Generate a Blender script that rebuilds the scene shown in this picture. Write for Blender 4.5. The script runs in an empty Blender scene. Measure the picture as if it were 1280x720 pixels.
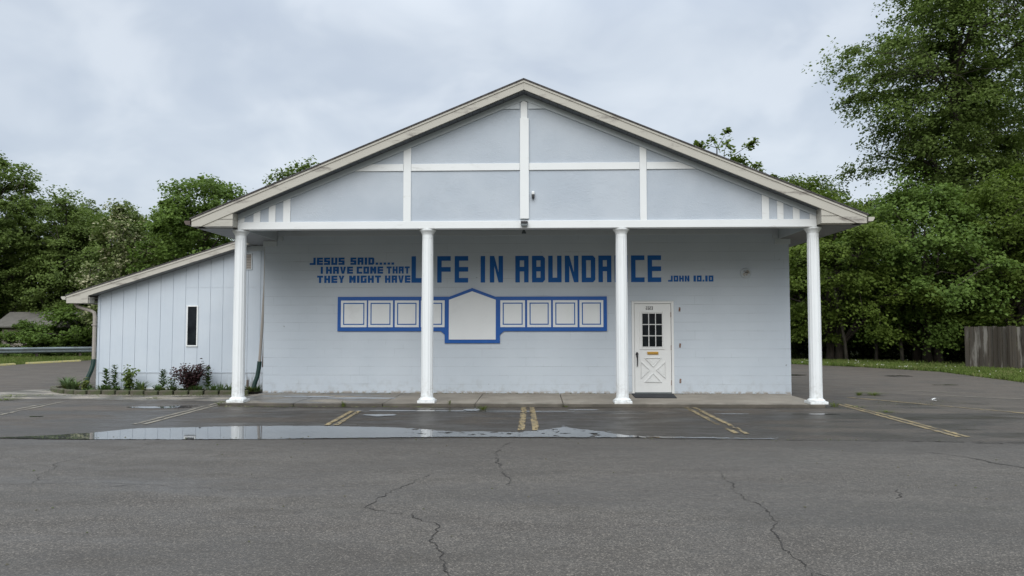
import bpy, math, random
import numpy as np
from mathutils import Vector, Matrix, noise

R = math.radians
scene = bpy.context.scene
col = scene.collection
random.seed(7)
rng = np.random.default_rng(11)

# ------------------------------------------------------------------ helpers
ORG = {}

def tag(o, label=None, cat=None, group=None, kind=None):
    if label: o['label'] = label
    if cat: o['category'] = cat
    if group: o['group'] = group
    if kind: o['kind'] = kind
    return o

def empty(name, loc, label=None, cat=None, group=None):
    o = bpy.data.objects.new(name, None)
    o.empty_display_size = .2
    col.objects.link(o)
    o.location = loc
    ORG[o.name] = Vector(loc)
    return tag(o, label, cat, group)

def link_mesh(name, me, mat, parent=None, org=(0, 0, 0)):
    o = bpy.data.objects.new(name, me)
    col.objects.link(o)
    if mat is not None and not me.materials: me.materials.append(mat)
    if parent is not None:
        o.parent = parent
        ORG[o.name] = ORG[parent.name]
    else:
        o.location = org
        ORG[o.name] = Vector(org)
    return o

def copy_tree(o, parent=None):
    c = o.copy(); col.objects.link(c)
    if parent is not None: c.parent = parent
    for ch in list(o.children): copy_tree(ch, c)
    return c

class MB:
    def __init__(s): s.v = []; s.f = []
    def add(s, vs, fs):
        n = len(s.v); s.v += [tuple(v) for v in vs]; s.f += [tuple(i + n for i in f) for f in fs]
        return s
    def box(s, x0, x1, y0, y1, z0, z1):
        vs = [(x, y, z) for z in (z0, z1) for y in (y0, y1) for x in (x0, x1)]
        return s.add(vs, [(0, 2, 3, 1), (4, 5, 7, 6), (0, 1, 5, 4), (2, 6, 7, 3), (0, 4, 6, 2), (1, 3, 7, 5)])
    def prism(s, poly, y0, y1, axis='y'):
        # poly of (a, b); for axis y these are x,z ; for axis z x,y ; for axis x y,z
        n = len(poly)
        def P(a, b, c):
            return (a, c, b) if axis == 'y' else ((a, b, c) if axis == 'z' else (c, a, b))
        vs = [P(a, b, y0) for a, b in poly] + [P(a, b, y1) for a, b in poly]
        ar = sum(poly[i][0] * poly[(i + 1) % n][1] - poly[(i + 1) % n][0] * poly[i][1] for i in range(n))
        idx = list(range(n))
        flip = (ar < 0) != (axis != 'y')
        # orientation is repaired by recalc in build
        fs = [tuple(idx[::-1]), tuple(i + n for i in idx)] + [(i, (i + 1) % n, (i + 1) % n + n, i + n) for i in idx]
        return s.add(vs, fs)
    def quad(s, a, b, c, d): return s.add([a, b, c, d], [(0, 1, 2, 3)])
    def tube(s, pts, rad, n=8, cap=True):
        pts = [Vector(p) for p in pts]
        if not hasattr(rad, '__len__'): rad = [rad] * len(pts)
        base = len(s.v)
        prev = None
        for i, p in enumerate(pts):
            d = (pts[min(i + 1, len(pts) - 1)] - pts[max(i - 1, 0)])
            d = d.normalized() if d.length > 1e-9 else Vector((0, 0, 1))
            if prev is None:
                a = Vector((1, 0, 0)) if abs(d.x) < .8 else Vector((0, 1, 0))
            else: a = prev
            u = (a - d * a.dot(d)).normalized(); w = d.cross(u); prev = u
            for k in range(n):
                t = 2 * math.pi * k / n
                s.v.append(tuple(p + (u * math.cos(t) + w * math.sin(t)) * rad[i]))
        for i in range(len(pts) - 1):
            for k in range(n):
                a = base + i * n + k; b = base + i * n + (k + 1) % n
                s.f.append((a, b, b + n, a + n))
        if cap:
            s.f.append(tuple(base + k for k in range(n))[::-1])
            s.f.append(tuple(base + (len(pts) - 1) * n + k for k in range(n)))
        return s
    def lathe(s, prof, n=24, c=(0, 0, 0), axis='z'):
        base = len(s.v)
        for r, h in prof:
            for k in range(n):
                t = 2 * math.pi * k / n
                a, b = r * math.cos(t), r * math.sin(t)
                s.v.append((c[0] + a, c[1] + b, c[2] + h) if axis == 'z' else (c[0] + a, c[1] - h, c[2] + b))
        for i in range(len(prof) - 1):
            for k in range(n):
                a = base + i * n + k; b = base + i * n + (k + 1) % n
                s.f.append((a, b, b + n, a + n))
        s.f.append(tuple(base + k for k in range(n))[::-1])
        s.f.append(tuple(base + (len(prof) - 1) * n + k for k in range(n)))
        return s
    def mesh(s, name, org=(0, 0, 0), recalc=True, smooth=False):
        me = bpy.data.meshes.new(name)
        o = Vector(org)
        me.from_pydata([tuple(Vector(v) - o) for v in s.v], [], s.f)
        if recalc:
            import bmesh
            bm = bmesh.new(); bm.from_mesh(me)
            bmesh.ops.recalc_face_normals(bm, faces=bm.faces); bm.to_mesh(me); bm.free()
        if smooth:
            me.polygons.foreach_set('use_smooth', [True] * len(me.polygons))
        me.update()
        return me
    def build(s, name, mat, parent=None, org=(0, 0, 0), smooth=False, bevel=0, recalc=True):
        og = ORG[parent.name] if parent is not None else Vector(org)
        o = link_mesh(name, s.mesh(name, og, recalc, smooth), mat, parent, org)
        if bevel:
            m = o.modifiers.new('bevel', 'BEVEL'); m.width = bevel; m.segments = 2; m.limit_method = 'ANGLE'; m.angle_limit = R(40)
        return o

# ------------------------------------------------------------------ materials
def newmat(name):
    m = bpy.data.materials.new(name); m.use_nodes = True
    nt = m.node_tree; nt.nodes.clear()
    out = nt.nodes.new('ShaderNodeOutputMaterial')
    return m, nt, out

class G:
    """small node writer"""
    def __init__(s, nt): s.nt = nt
    def n(s, t, **k):
        nd = s.nt.nodes.new(t)
        for a, v in k.items(): setattr(nd, a, v)
        return nd
    def put(s, sock, v):
        if hasattr(v, 'is_output') or hasattr(v, 'links'): s.nt.links.new(v, sock)
        else:
            if isinstance(v, tuple) and len(v) == 3 and sock.type == 'RGBA': v = (*v, 1)
            sock.default_value = v
    def math(s, op, a, b=0., c=None, clamp=False):
        nd = s.n('ShaderNodeMath', operation=op, use_clamp=clamp)
        s.put(nd.inputs[0], a); s.put(nd.inputs[1], b)
        if c is not None: s.put(nd.inputs[2], c)
        return nd.outputs[0]
    def mix(s, f, a, b, blend='MIX'):
        nd = s.n('ShaderNodeMix', data_type='RGBA', blend_type=blend)
        s.put(nd.inputs[0], f); s.put(nd.inputs[6], a); s.put(nd.inputs[7], b)
        return nd.outputs[2]
    def noise(s, vec, scale, detail=4., rough=.55, dist=0.):
        nd = s.n('ShaderNodeTexNoise')
        if vec is not None: s.put(nd.inputs['Vector'], vec)
        nd.inputs['Scale'].default_value = scale; nd.inputs['Detail'].default_value = detail
        nd.inputs['Roughness'].default_value = rough; nd.inputs['Distortion'].default_value = dist
        return nd.outputs[0]
    def ramp(s, v, lo, hi, a=0., b=1.):
        nd = s.n('ShaderNodeMapRange', interpolation_type='SMOOTHSTEP')
        s.put(nd.inputs[0], v)
        for i, q in enumerate((lo, hi, a, b)): s.put(nd.inputs[i + 1], q)
        return nd.outputs[0]
    def obj(s): return s.n('ShaderNodeTexCoord').outputs['Object']
    def world(s): return s.n('ShaderNodeNewGeometry').outputs['Position']
    def map(s, vec, scale=(1, 1, 1), loc=(0, 0, 0), rot=(0, 0, 0)):
        nd = s.n('ShaderNodeMapping'); s.put(nd.inputs[0], vec)
        nd.inputs['Scale'].default_value = scale; nd.inputs['Location'].default_value = loc
        nd.inputs['Rotation'].default_value = rot
        return nd.outputs[0]
    def sep(s, vec):
        nd = s.n('ShaderNodeSeparateXYZ'); s.put(nd.inputs[0], vec); return nd.outputs
    def comb(s, x, y, z):
        nd = s.n('ShaderNodeCombineXYZ')
        for i, q in enumerate((x, y, z)): s.put(nd.inputs[i], q)
        return nd.outputs[0]
    def bump(s, h, strength=.3, dist=.01, normal=None):
        nd = s.n('ShaderNodeBump'); s.put(nd.inputs['Height'], h)
        nd.inputs['Strength'].default_value = strength; nd.inputs['Distance'].default_value = dist
        if normal is not None: s.put(nd.inputs['Normal'], normal)
        return nd.outputs[0]
    def bsdf(s, color, rough=.6, normal=None, spec=.5, metal=0.):
        nd = s.n('ShaderNodeBsdfPrincipled')
        s.put(nd.inputs['Base Color'], color); s.put(nd.inputs['Roughness'], rough)
        s.put(nd.inputs['Specular IOR Level'], spec); s.put(nd.inputs['Metallic'], metal)
        if normal is not None: s.put(nd.inputs['Normal'], normal)
        return nd.outputs[0]
    def out(s, o, sh): s.nt.links.new(sh, o.inputs[0])

def paint(name, colr, rough=.5, stain=None, amount=.5, lo=.52, hi=.75, scale=(3, 3, 3), bump=.1, bscale=60., fine=.08, metal=0.):
    m, nt, o = newmat(name); g = G(nt)
    v = g.obj()
    c = colr
    big = g.noise(v, 1.3, 5)
    c = g.mix(g.ramp(big, .3, .7, 0, fine * 2), c, tuple(x * .78 for x in colr))
    if stain:
        st = g.noise(g.map(v, scale), 1., 7, .65)
        c = g.mix(g.math('MULTIPLY', g.ramp(st, lo, hi), amount), c, stain)
    nm = g.bump(g.noise(v, bscale, 3), bump, .004)
    g.out(o, g.bsdf(c, rough, nm, .4, metal))
    return m

M = {}
M['white_trim'] = paint('white_trim', (.73, .75, .745), .45, (.42, .41, .37), .45, .58, .78, (2.5, 2.5, 7), .15)
def mk_column():
    m, nt, o = newmat('column_paint'); g = G(nt); v = g.world(); s = g.sep(v)
    c = g.mix(g.ramp(g.noise(g.map(v, (6, 6, 1.0)), 1., 6, .65), .45, .8, 0., .35), (.76, .785, .785), (.50, .51, .48))
    sp = g.math('MULTIPLY', g.ramp(s[2], .06, .75, 1., 0.), g.ramp(g.noise(v, 11., 6, .7), .42, .68))
    c = g.mix(g.math('MULTIPLY', sp, .45), c, (.30, .28, .23))
    ch = g.ramp(g.noise(g.map(v, (14, 14, 5)), 1., 5, .6), .70, .74)
    c = g.mix(g.math('MULTIPLY', ch, .5), c, (.36, .37, .36))
    g.out(o, g.bsdf(c, .42, g.bump(g.noise(v, 45., 3), .08, .004), .4)); return m
M['column_white'] = mk_column()
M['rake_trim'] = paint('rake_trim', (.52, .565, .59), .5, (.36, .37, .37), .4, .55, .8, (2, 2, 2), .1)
M['fascia'] = paint('fascia', (.45, .43, .375), .55, (.19, .17, .15), .85, .53, .68, (1.5, 4, 6), .25, 40)
M['soffit'] = None
M['blue_paint'] = paint('blue_paint', (.003, .105, .37), .7, (.04, .15, .37), .45, .5, .8, (6, 6, 6), .12, 90)
M['blue_wood'] = paint('blue_wood', (.006, .090, .36), .42, (.02, .13, .42), .5, .5, .8, (5, 5, 5), .1)
M['board_white'] = paint('board_white', (.74, .765, .77), .5, (.58, .60, .60), .5, .5, .8, (2, 2, 2), .05)
M['door_white'] = paint('door_white', (.75, .76, .745), .35, (.5, .5, .46), .35, .58, .8, (3, 3, 2), .05)
M['dark_glass'] = None
M['black_metal'] = paint('black_metal', (.018, .018, .02), .35, bump=.05)
M['black_rubber'] = paint('black_rubber', (.02, .022, .026), .8, (.05, .05, .05), .5, bump=.6, bscale=220)
M['brass'] = paint('brass', (.55, .33, .08), .35, (.3, .17, .05), .5, metal=.85)
M['rust'] = paint('rust', (.30, .27, .24), .7, (.16, .06, .025), .95, .42, .55, (40, 40, 40), .4)
M['steel'] = paint('steel', (.17, .20, .21), .5, (.10, .10, .095), .6, .45, .7, (2, 2, 5), .1, metal=.5)
M['downspout'] = paint('downspout', (.34, .31, .275), .5, (.18, .15, .12), .5, .5, .8, (6, 6, 2), .1)
M['downspout_brown'] = paint('downspout_brown', (.13, .10, .085), .5, (.32, .28, .22), .6, .5, .6, (6, 6, 1), .1)
M['hose'] = paint('hose', (.008, .035, .028), .45, (.03, .05, .04), .4)
M['gutter_brown'] = paint('gutter_brown', (.10, .075, .065), .5)
M['yellow_paint'] = paint('yellow_paint', (.40, .35, .13), .7, (.25, .24, .19), .85, .45, .65, (14, 14, 14), .2)
M['line_paint'] = paint('line_paint', (.25, .192, .095), .8, (.10, .085, .06), .9, .40, .60, (8, 8, 8), .3, 120)
M['line_pale'] = paint('line_pale', (.20, .18, .14), .8, (.13, .12, .10), .9, .42, .62, (8, 8, 8), .3, 120)
M['edging'] = paint('edging', (.085, .078, .055), .9, (.06, .075, .03), .8, .42, .6, (7, 7, 7), .6, 70)
M['soil'] = paint('soil', (.035, .028, .02), .95, (.06, .06, .03), .6, .4, .6, (9, 9, 9), .9, 60)
M['paper'] = paint('paper', (.78, .78, .76), .8)
M['bark'] = paint('bark', (.065, .052, .042), .95, (.03, .026, .022), .8, .4, .6, (14, 14, 3), .9, 30)
M['bark_grey'] = paint('bark_grey', (.13, .115, .095), .95, (.06, .055, .045), .8, .4, .6, (14, 14, 3), .9, 30)
M['tan_wall'] = paint('tan_wall', (.30, .27, .22), .8)
M['tan_roof'] = paint('tan_roof', (.13, .122, .108), .9, (.08, .075, .068), .6, .4, .7, (3, 3, 3), .4)
M['crack'] = paint('crack', (.020, .018, .016), .95, (.045, .041, .036), .8, .45, .6, (12, 12, 12), .3)

def mk_block():
    m, nt, o = newmat('painted_block'); g = G(nt)
    v = g.obj(); s = g.sep(v)
    u = g.comb(g.math('ADD', s[0], s[1]), g.math('ADD', s[2], -.06), 0.)
    b = g.n('ShaderNodeTexBrick', offset=.5)
    g.put(b.inputs['Vector'], u); b.inputs['Scale'].default_value = 1.
    b.inputs['Mortar Size'].default_value = .0045; b.inputs['Mortar Smooth'].default_value = .6
    b.inputs['Brick Width'].default_value = .4064; b.inputs['Row Height'].default_value = .2032
    b.inputs['Color1'].default_value = (.0, .0, .0, 1); b.inputs['Color2'].default_value = (1, 1, 1, 1)
    bb = g.n('ShaderNodeTexBrick', offset=.5)          # bed joints only: very long bricks
    g.put(bb.inputs['Vector'], u); bb.inputs['Scale'].default_value = 1.
    bb.inputs['Mortar Size'].default_value = .005; bb.inputs['Mortar Smooth'].default_value = .5
    bb.inputs['Brick Width'].default_value = 200.; bb.inputs['Row Height'].default_value = .2032
    j1 = b.outputs['Fac']; j2 = bb.outputs['Fac']
    nz = g.noise(g.map(v, (.7, .7, 5.2)), 1., 4)
    nz2 = g.noise(g.map(v, (1.1, 1.1, 3)), 1.3, 4)
    jj = g.math('ADD', g.math('MULTIPLY', j2, g.ramp(nz, .44, .66, .03, .32)), g.math('MULTIPLY', j1, g.ramp(nz2, .50, .66, 0., .36)), clamp=True)
    base = g.mix(g.ramp(g.noise(v, .9, 5), .3, .7), (.497, .553, .605), (.532, .586, .636))
    base = g.mix(g.math('MULTIPLY', b.outputs['Color'], .05), base, (.36, .40, .43))
    dirt = g.math('MULTIPLY', g.ramp(s[2], .06, .55, 1., 0.), g.ramp(g.noise(v, 5., 6, .7), .45, .7))
    base = g.mix(g.math('MULTIPLY', dirt, .35), base, (.27, .27, .25))
    chips = g.math('MULTIPLY', g.ramp(s[2], .07, .13, 1., 0.), g.ramp(g.noise(v, 9., 6, .7), .45, .55))
    base = g.mix(g.math('MULTIPLY', chips, .8), base, (.30, .255, .20))
    spots = g.ramp(g.noise(v, 6.5, 3, .5), .735, .76)
    base = g.mix(g.math('MULTIPLY', spots, .55), base, (.14, .15, .15))
    c = g.mix(jj, base, (.20, .225, .245))
    h = g.math('SUBTRACT', g.math('MULTIPLY', g.noise(v, 95., 4, .65), .25), g.math('ADD', g.math('MULTIPLY', j2, .6), g.math('MULTIPLY', j1, .4)))
    g.out(o, g.bsdf(c, .55, g.bump(h, .45, .006), .35)); return m
M['block'] = mk_block()

def mk_stucco():
    m, nt, o = newmat('stucco'); g = G(nt); v = g.obj()
    c = g.mix(g.ramp(g.noise(v, 1.1, 6), .3, .72), (.41, .458, .512), (.46, .505, .553))
    w = g.noise(g.map(v, (3.4, 3.4, 6.)), 1.6, 6, .62, 1.4)
    ridge = g.math('ABSOLUTE', g.math('SUBTRACT', w, .5))
    rid = g.ramp(ridge, 0., .05, 1., 0.)
    msk = g.ramp(g.noise(v, 1.9, 2), .25, .7)
    h = g.math('ADD', g.math('MULTIPLY', rid, msk), g.math('MULTIPLY', g.noise(v, 30., 4), .35))
    c = g.mix(g.math('MULTIPLY', g.math('MULTIPLY', rid, msk), .05), c, (.30, .33, .35))
    g.out(o, g.bsdf(c, .6, g.bump(h, .3, .008), .35)); return m
M['stucco'] = mk_stucco()

def mk_siding():
    m, nt, o = newmat('painted_siding'); g = G(nt); v = g.world(); s = g.sep(v)
    c = g.mix(g.ramp(g.noise(v, 1.2, 5), .3, .7), (.495, .552, .61), (.535, .588, .64))
    grain = g.noise(g.map(v, (38, 38, 1.6)), 1., 4, .6)
    c = g.mix(g.ramp(grain, .5, .8, 0., .12), c, (.34, .375, .40))
    right = g.ramp(s[0], -7.9, -7.2)                     # peeling, weathered foot near the hose
    low = g.ramp(s[2], .12, .62, 1., 0.)
    peel = g.math('MULTIPLY', g.math('MULTIPLY', right, low), g.ramp(g.noise(g.map(v, (26, 26, 4)), 1., 6, .7), .36, .62))
    c = g.mix(g.math('MULTIPLY', peel, .85), c, (.13, .125, .115))
    foot = g.math('MULTIPLY', g.ramp(s[2], .05, .3, 1., 0.), g.ramp(g.noise(v, 7., 5, .7), .4, .7))
    c = g.mix(g.math('MULTIPLY', foot, .3), c, (.25, .25, .21))
    g.out(o, g.bsdf(c, .55, g.bump(grain, .15, .004), .35)); return m
M['siding'] = mk_siding()

def mk_soffit(name, axis, pitch, base, dark):
    m, nt, o = newmat(name); g = G(nt); v = g.obj(); s = g.sep(v)
    f = g.math('FRACT', g.math('DIVIDE', g.math('ADD', s[axis], 100.), pitch))
    line = g.ramp(g.math('ABSOLUTE', g.math('SUBTRACT', f, .5)), .0, .07, 1., 0.)
    c = g.mix(line, base, dark)
    c = g.mix(g.ramp(g.noise(v, 2.5, 4), .4, .7, 0, .3), c, tuple(x * .7 for x in base))
    g.out(o, g.bsdf(c, .55, g.bump(line, -.4, .01))); return m
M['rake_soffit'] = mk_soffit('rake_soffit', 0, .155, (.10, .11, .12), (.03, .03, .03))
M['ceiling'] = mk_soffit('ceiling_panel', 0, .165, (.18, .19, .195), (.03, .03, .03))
M['eave_soffit'] = mk_soffit('eave_soffit', 1, .3, (.22, .225, .23), (.14, .14, .14))

def mk_shingle():
    m, nt, o = newmat('shingle'); g = G(nt); v = g.obj(); s = g.sep(v)
    b = g.n('ShaderNodeTexBrick', offset=.5); g.put(b.inputs['Vector'], g.comb(s[1], g.math('ABSOLUTE', s[0]), 0.))
    b.inputs['Scale'].default_value = 1.; b.inputs['Brick Width'].default_value = .3; b.inputs['Row Height'].default_value = .14
    b.inputs['Mortar Size'].default_value = .006
    b.inputs['Color1'].default_value = (.05, .045, .045, 1); b.inputs['Color2'].default_value = (.085, .078, .075, 1); b.inputs['Mortar'].default_value = (.02, .02, .02, 1)
    g.out(o, g.bsdf(b.outputs['Color'], .9, g.bump(g.noise(v, 150., 3), .5, .005))); return m
M['shingle'] = mk_shingle()

def mk_glass():
    m, nt, o = newmat('dark_glass'); g = G(nt); v = g.obj()
    c = g.mix(g.ramp(g.noise(v, 3., 3), .4, .7), (.006, .008, .012), (.016, .02, .025))
    g.out(o, g.bsdf(c, .06, g.bump(g.noise(v, 5., 2), .03, .01), .35)); return m
M['dark_glass'] = mk_glass()

def asphalt(name, dry, wet_zone, light=1.):
    m, nt, o = newmat(name); g = G(nt); v = g.world(); s = g.sep(v)
    big = g.noise(g.map(v, (.25, .6, 1)), 1., 6, .6)
    mid = g.noise(g.map(v, (1.2, 2.6, 1)), 1., 6, .65)
    fine = g.noise(v, 55., 3, .7)
    vor = g.n('ShaderNodeTexVoronoi', feature='F1'); g.put(vor.inputs['Vector'], v); vor.inputs['Scale'].default_value = 100.
    vcol = g.sep(vor.outputs['Color'])[0]
    c = g.mix(g.ramp(big, .33, .68), tuple(x * .86 for x in dry), tuple(x * 1.22 for x in dry))
    c = g.mix(g.ramp(mid, .42, .68, 0., .55), c, tuple(x * .78 for x in dry))
    m2 = g.noise(g.map(v, (1, 1.6, 1)), 7., 5, .7)
    c = g.mix(g.ramp(m2, .46, .66, 0., .5), c, tuple(x * .55 for x in dry))
    c = g.mix(g.ramp(m2, .44, .28, 0., .5), c, tuple(x * 1.6 for x in dry))
    c = g.mix(g.ramp(fine, .42, .62, 0., .75), c, tuple(x * .42 for x in dry))
    c = g.mix(g.ramp(vcol, .80, .98, 0., .55), c, tuple(min(.5, x * 2.6) for x in dry))
    c = g.mix(g.ramp(vcol, .34, .05, 0., .7), c, tuple(x * .35 for x in dry))
    rough = g.ramp(mid, .3, .7, .62, .85)
    if wet_zone:
        # damp patches along the front of the porch and round the puddle
        zone = g.math('MULTIPLY', g.ramp(s[1], 9.6, 11.2), g.ramp(s[1], 15.3, 18.5, 1., 0.))
        zx = g.ramp(g.math('ABSOLUTE', g.math('ADD', s[0], 0.)), 6.5, 13., 1., .35)
        wn = g.noise(g.map(v, (.42, 1.25, 1), (3.1, 1.7, 0)), 1., 6, .6)
        wet = g.math('MULTIPLY', g.math('MULTIPLY', zone, zx), g.ramp(wn, .38, .54), clamp=True)
        fr = g.math('MULTIPLY', g.ramp(g.math('ABSOLUTE', g.math('ADD', s[1], g.math('MULTIPLY_ADD', g.noise(v, 1.3, 5), -.7, -10.9))), 1.5, .7), g.ramp(g.math('ABSOLUTE', g.math('ADD', s[0], 2.2)), 6.6, 4.6), clamp=True)
        wet = g.math('MAXIMUM', wet, fr)
        c = g.mix(g.math('MULTIPLY', wet, .72), c, tuple(x * .34 for x in dry))
        rough = g.math('SUBTRACT', rough, g.math('MULTIPLY', wet, .32))
        brown = g.math('MULTIPLY', g.ramp(g.math('ADD', s[1], g.math('MULTIPLY', g.noise(v, 3., 3), .12)), 14.0, 14.08), g.ramp(g.noise(v, 1.1, 4), .36, .58))
        c = g.mix(g.math('MULTIPLY', brown, .55), c, (.075, .060, .045))
        moss = g.math('MULTIPLY', g.ramp(g.noise(v, 2.1, 7, .7), .64, .72), g.ramp(s[1], 15, 18))
        c = g.mix(g.math('MULTIPLY', moss, .5), c, (.05, .055, .025))
        vc = g.n('ShaderNodeTexVoronoi', feature='DISTANCE_TO_EDGE')
        g.put(vc.inputs['Vector'], g.map(g.comb(g.math('ADD', s[0], g.math('MULTIPLY', g.noise(v, 1.5, 5), .8)), g.math('ADD', s[1], g.math('MULTIPLY', g.noise(v, 1.9, 5), .8)), 0.), (.28, .4, 1)))
        vc.inputs['Scale'].default_value = 1.
        ck = g.math('MULTIPLY', g.ramp(vc.outputs[0], 0., .006, 1., 0.), g.ramp(g.noise(v, .7, 3), .45, .6))
        c = g.mix(g.math('MULTIPLY', ck, .75), c, (.018, .018, .016))
    else:
        damp = g.ramp(g.noise(g.map(v, (.16, .7, 1), (5.2, .4, 0)), 1., 5, .6), .50, .68)
        c = g.mix(g.math('MULTIPLY', damp, .22), c, tuple(x * .5 for x in dry))
        rough = g.math('SUBTRACT', rough, g.math('MULTIPLY', damp, .27))
        sw = g.math('ADD', s[1], g.math('MULTIPLY', g.math('SUBTRACT', g.noise(g.map(v, (.5, 1.2, 1)), 1., 6, .65), .5), 3.2))
        c = g.mix(g.ramp(sw, 9.0, 10.6, 0., .5), c, tuple(x * .48 for x in dry))      # damp, silty margin by the low seam
        old = g.ramp(g.noise(g.map(v, (.33, .9, 1), (8., 2., 0)), 1., 3, .5), .52, .58)
        c = g.mix(g.math('MULTIPLY', old, .22), c, tuple(x * .45 for x in dry))
    h = g.math('ADD', g.math('MULTIPLY', fine, .6), g.math('MULTIPLY', vor.outputs['Distance'], .7))
    g.out(o, g.bsdf(c, rough, g.bump(h, .55, .006), .42)); return m
M['asphalt_old'] = asphalt('asphalt_old', (.060, .0495, .038), True)
M['asphalt_new'] = asphalt('asphalt_new', (.076, .067, .056), False)

def mk_water():
    m, nt, o = newmat('puddle_water'); g = G(nt); v = g.world()
    nm = g.bump(g.noise(g.map(v, (1, 3, 1)), 3.5, 2), .010, .01)
    d = g.bsdf((.030, .030, .028), .3, None, .2)
    gl = g.n('ShaderNodeBsdfGlossy'); gl.inputs['Roughness'].default_value = .015
    gl.inputs['Color'].default_value = (.97, .98, 1, 1); g.put(gl.inputs['Normal'], nm)
    fr = g.n('ShaderNodeFresnel'); fr.inputs['IOR'].default_value = 1.9
    ms = g.n('ShaderNodeMixShader')
    g.put(ms.inputs[0], fr.outputs[0]); nt.links.new(d, ms.inputs[1]); nt.links.new(gl.outputs[0], ms.inputs[2])
    g.out(o, ms.outputs[0]); return m
M['water'] = mk_water()

def mk_concrete():
    m, nt, o = newmat('concrete'); g = G(nt); v = g.world(); s = g.sep(v)
    c = g.mix(g.ramp(g.noise(v, 1.4, 6, .65), .3, .7), (.21, .185, .15), (.29, .26, .215))
    c = g.mix(g.ramp(g.noise(g.map(v, (1, 2.2, 1)), 2.2, 6, .7), .55, .75, 0., .6), c, (.10, .088, .072))
    wl = g.math('MULTIPLY', g.ramp(s[0], -2.2, -4.2), g.ramp(g.noise(g.map(v, (.8, 1.6, 1), (2, 0, 0)), 1.2, 5), .38, .55))
    c = g.mix(g.math('MULTIPLY', wl, .75), c, (.065, .06, .055))
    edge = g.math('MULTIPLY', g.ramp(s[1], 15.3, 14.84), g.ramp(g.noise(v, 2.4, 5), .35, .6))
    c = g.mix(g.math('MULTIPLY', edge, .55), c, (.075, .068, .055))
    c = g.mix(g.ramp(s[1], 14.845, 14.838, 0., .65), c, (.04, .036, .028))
    rough = g.math('SUBTRACT', .85, g.math('MULTIPLY', wl, .55))
    g.out(o, g.bsdf(c, rough, g.bump(g.noise(v, 80., 4), .3, .004), .35)); return m
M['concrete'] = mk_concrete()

def mk_ground():
    m, nt, o = newmat('grass_ground'); g = G(nt); v = g.world()
    c = g.mix(g.ramp(g.noise(v, .5, 6, .65), .3, .7), (.035, .055, .014), (.075, .085, .026))
    c = g.mix(g.ramp(g.noise(v, 6., 6, .7), .5, .7, 0, .6), c, (.045, .045, .02))
    g.out(o, g.bsdf(c, .95, g.bump(g.noise(v, 20., 4), .8, .05), .2)); return m
M['ground'] = mk_ground()

def leafmat(name, a, b, pale=None, trans=.42, nscale=.55):
    m, nt, o = newmat(name); g = G(nt)
    geo = g.n('ShaderNodeNewGeometry'); v = g.obj()
    c = g.mix(geo.outputs['Random Per Island'], a, b)
    f = g.ramp(g.noise(v, nscale, 3, .6), .35, .65)
    c = g.mix(g.math('MULTIPLY', f, .55), c, tuple(x * 1.35 for x in b))
    if pale:
        pf = g.math('MULTIPLY', g.ramp(g.noise(v, .9, 3), .42, .6), g.ramp(geo.outputs['Random Per Island'], .45, .6))
        c = g.mix(pf, c, pale)
    d = g.n('ShaderNodeBsdfPrincipled'); g.put(d.inputs['Base Color'], c); d.inputs['Roughness'].default_value = .65
    d.inputs['Specular IOR Level'].default_value = .12
    t = g.n('ShaderNodeBsdfTranslucent'); g.put(t.inputs['Color'], g.mix(.5, c, (.10, .16, .02)))
    ms = g.n('ShaderNodeMixShader'); ms.inputs[0].default_value = trans
    nt.links.new(d.outputs[0], ms.inputs[1]); nt.links.new(t.outputs[0], ms.inputs[2])
    g.out(o, ms.outputs[0]); return m
M['leaf_mid'] = leafmat('leaf_mid', (.066, .100, .017), (.108, .150, .027))
M['leaf_dark'] = leafmat('leaf_dark', (.076, .113, .029), (.122, .166, .044))
M['leaf_bright'] = leafmat('leaf_bright', (.070, .120, .024), (.115, .172, .038))
M['leaf_pale'] = leafmat('leaf_pale', (.075, .11, .03), (.13, .16, .055), (.40, .38, .24), .3, 1.)
M['leaf_shrub'] = leafmat('leaf_shrub', (.060, .105, .022), (.105, .160, .034))
M['leaf_red'] = leafmat('leaf_red', (.020, .012, .016), (.060, .030, .032), None, .15, 3.)
M['leaf_lily'] = leafmat('leaf_lily', (.035, .07, .022), (.07, .115, .035), None, .25, 3.)
M['leaf_hosta'] = leafmat('leaf_hosta', (.06, .10, .045), (.12, .165, .075), None, .25, 3.)
M['leaf_weed'] = leafmat('leaf_weed', (.05, .08, .018), (.12, .14, .035), None, .25, 3.)
M['grass'] = leafmat('grass', (.045, .075, .014), (.10, .135, .030), (.14, .15, .055), .3, .7)
M['clover'] = paint('clover', (.55, .55, .48), .9)

def mk_fence():
    m, nt, o = newmat('grey_wood'); g = G(nt); v = g.obj()
    s = g.sep(v)
    idx = g.math('FLOOR', g.math('DIVIDE', g.math('ADD', s[0], 50.), .146))
    wn = g.n('ShaderNodeTexWhiteNoise', noise_dimensions='1D'); g.put(wn.inputs['W'], idx)
    c = g.mix(wn.outputs['Value'], (.028, .023, .017), (.066, .056, .044))
    gr = g.noise(g.map(v, (34, 34, 1.4)), 1., 5, .65)
    c = g.mix(g.ramp(gr, .4, .7, 0., .75), c, (.045, .043, .038))
    pale = g.math('MULTIPLY', g.ramp(g.noise(g.map(v, (5, 5, .5)), 1., 4, .6), .52, .64), .7)
    c = g.mix(pale, c, (.19, .18, .16))
    g.out(o, g.bsdf(c, .9, g.bump(gr, .5, .006), .2)); return m
M['fence'] = mk_fence()

# ------------------------------------------------------------------ the setting
def sheet(name, poly, z, mat):
    mb = MB(); mb.add([(x, y, z) for x, y in poly], [tuple(range(len(poly)))])
    return tag(mb.build(name, mat, recalc=False), kind='structure')

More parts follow.
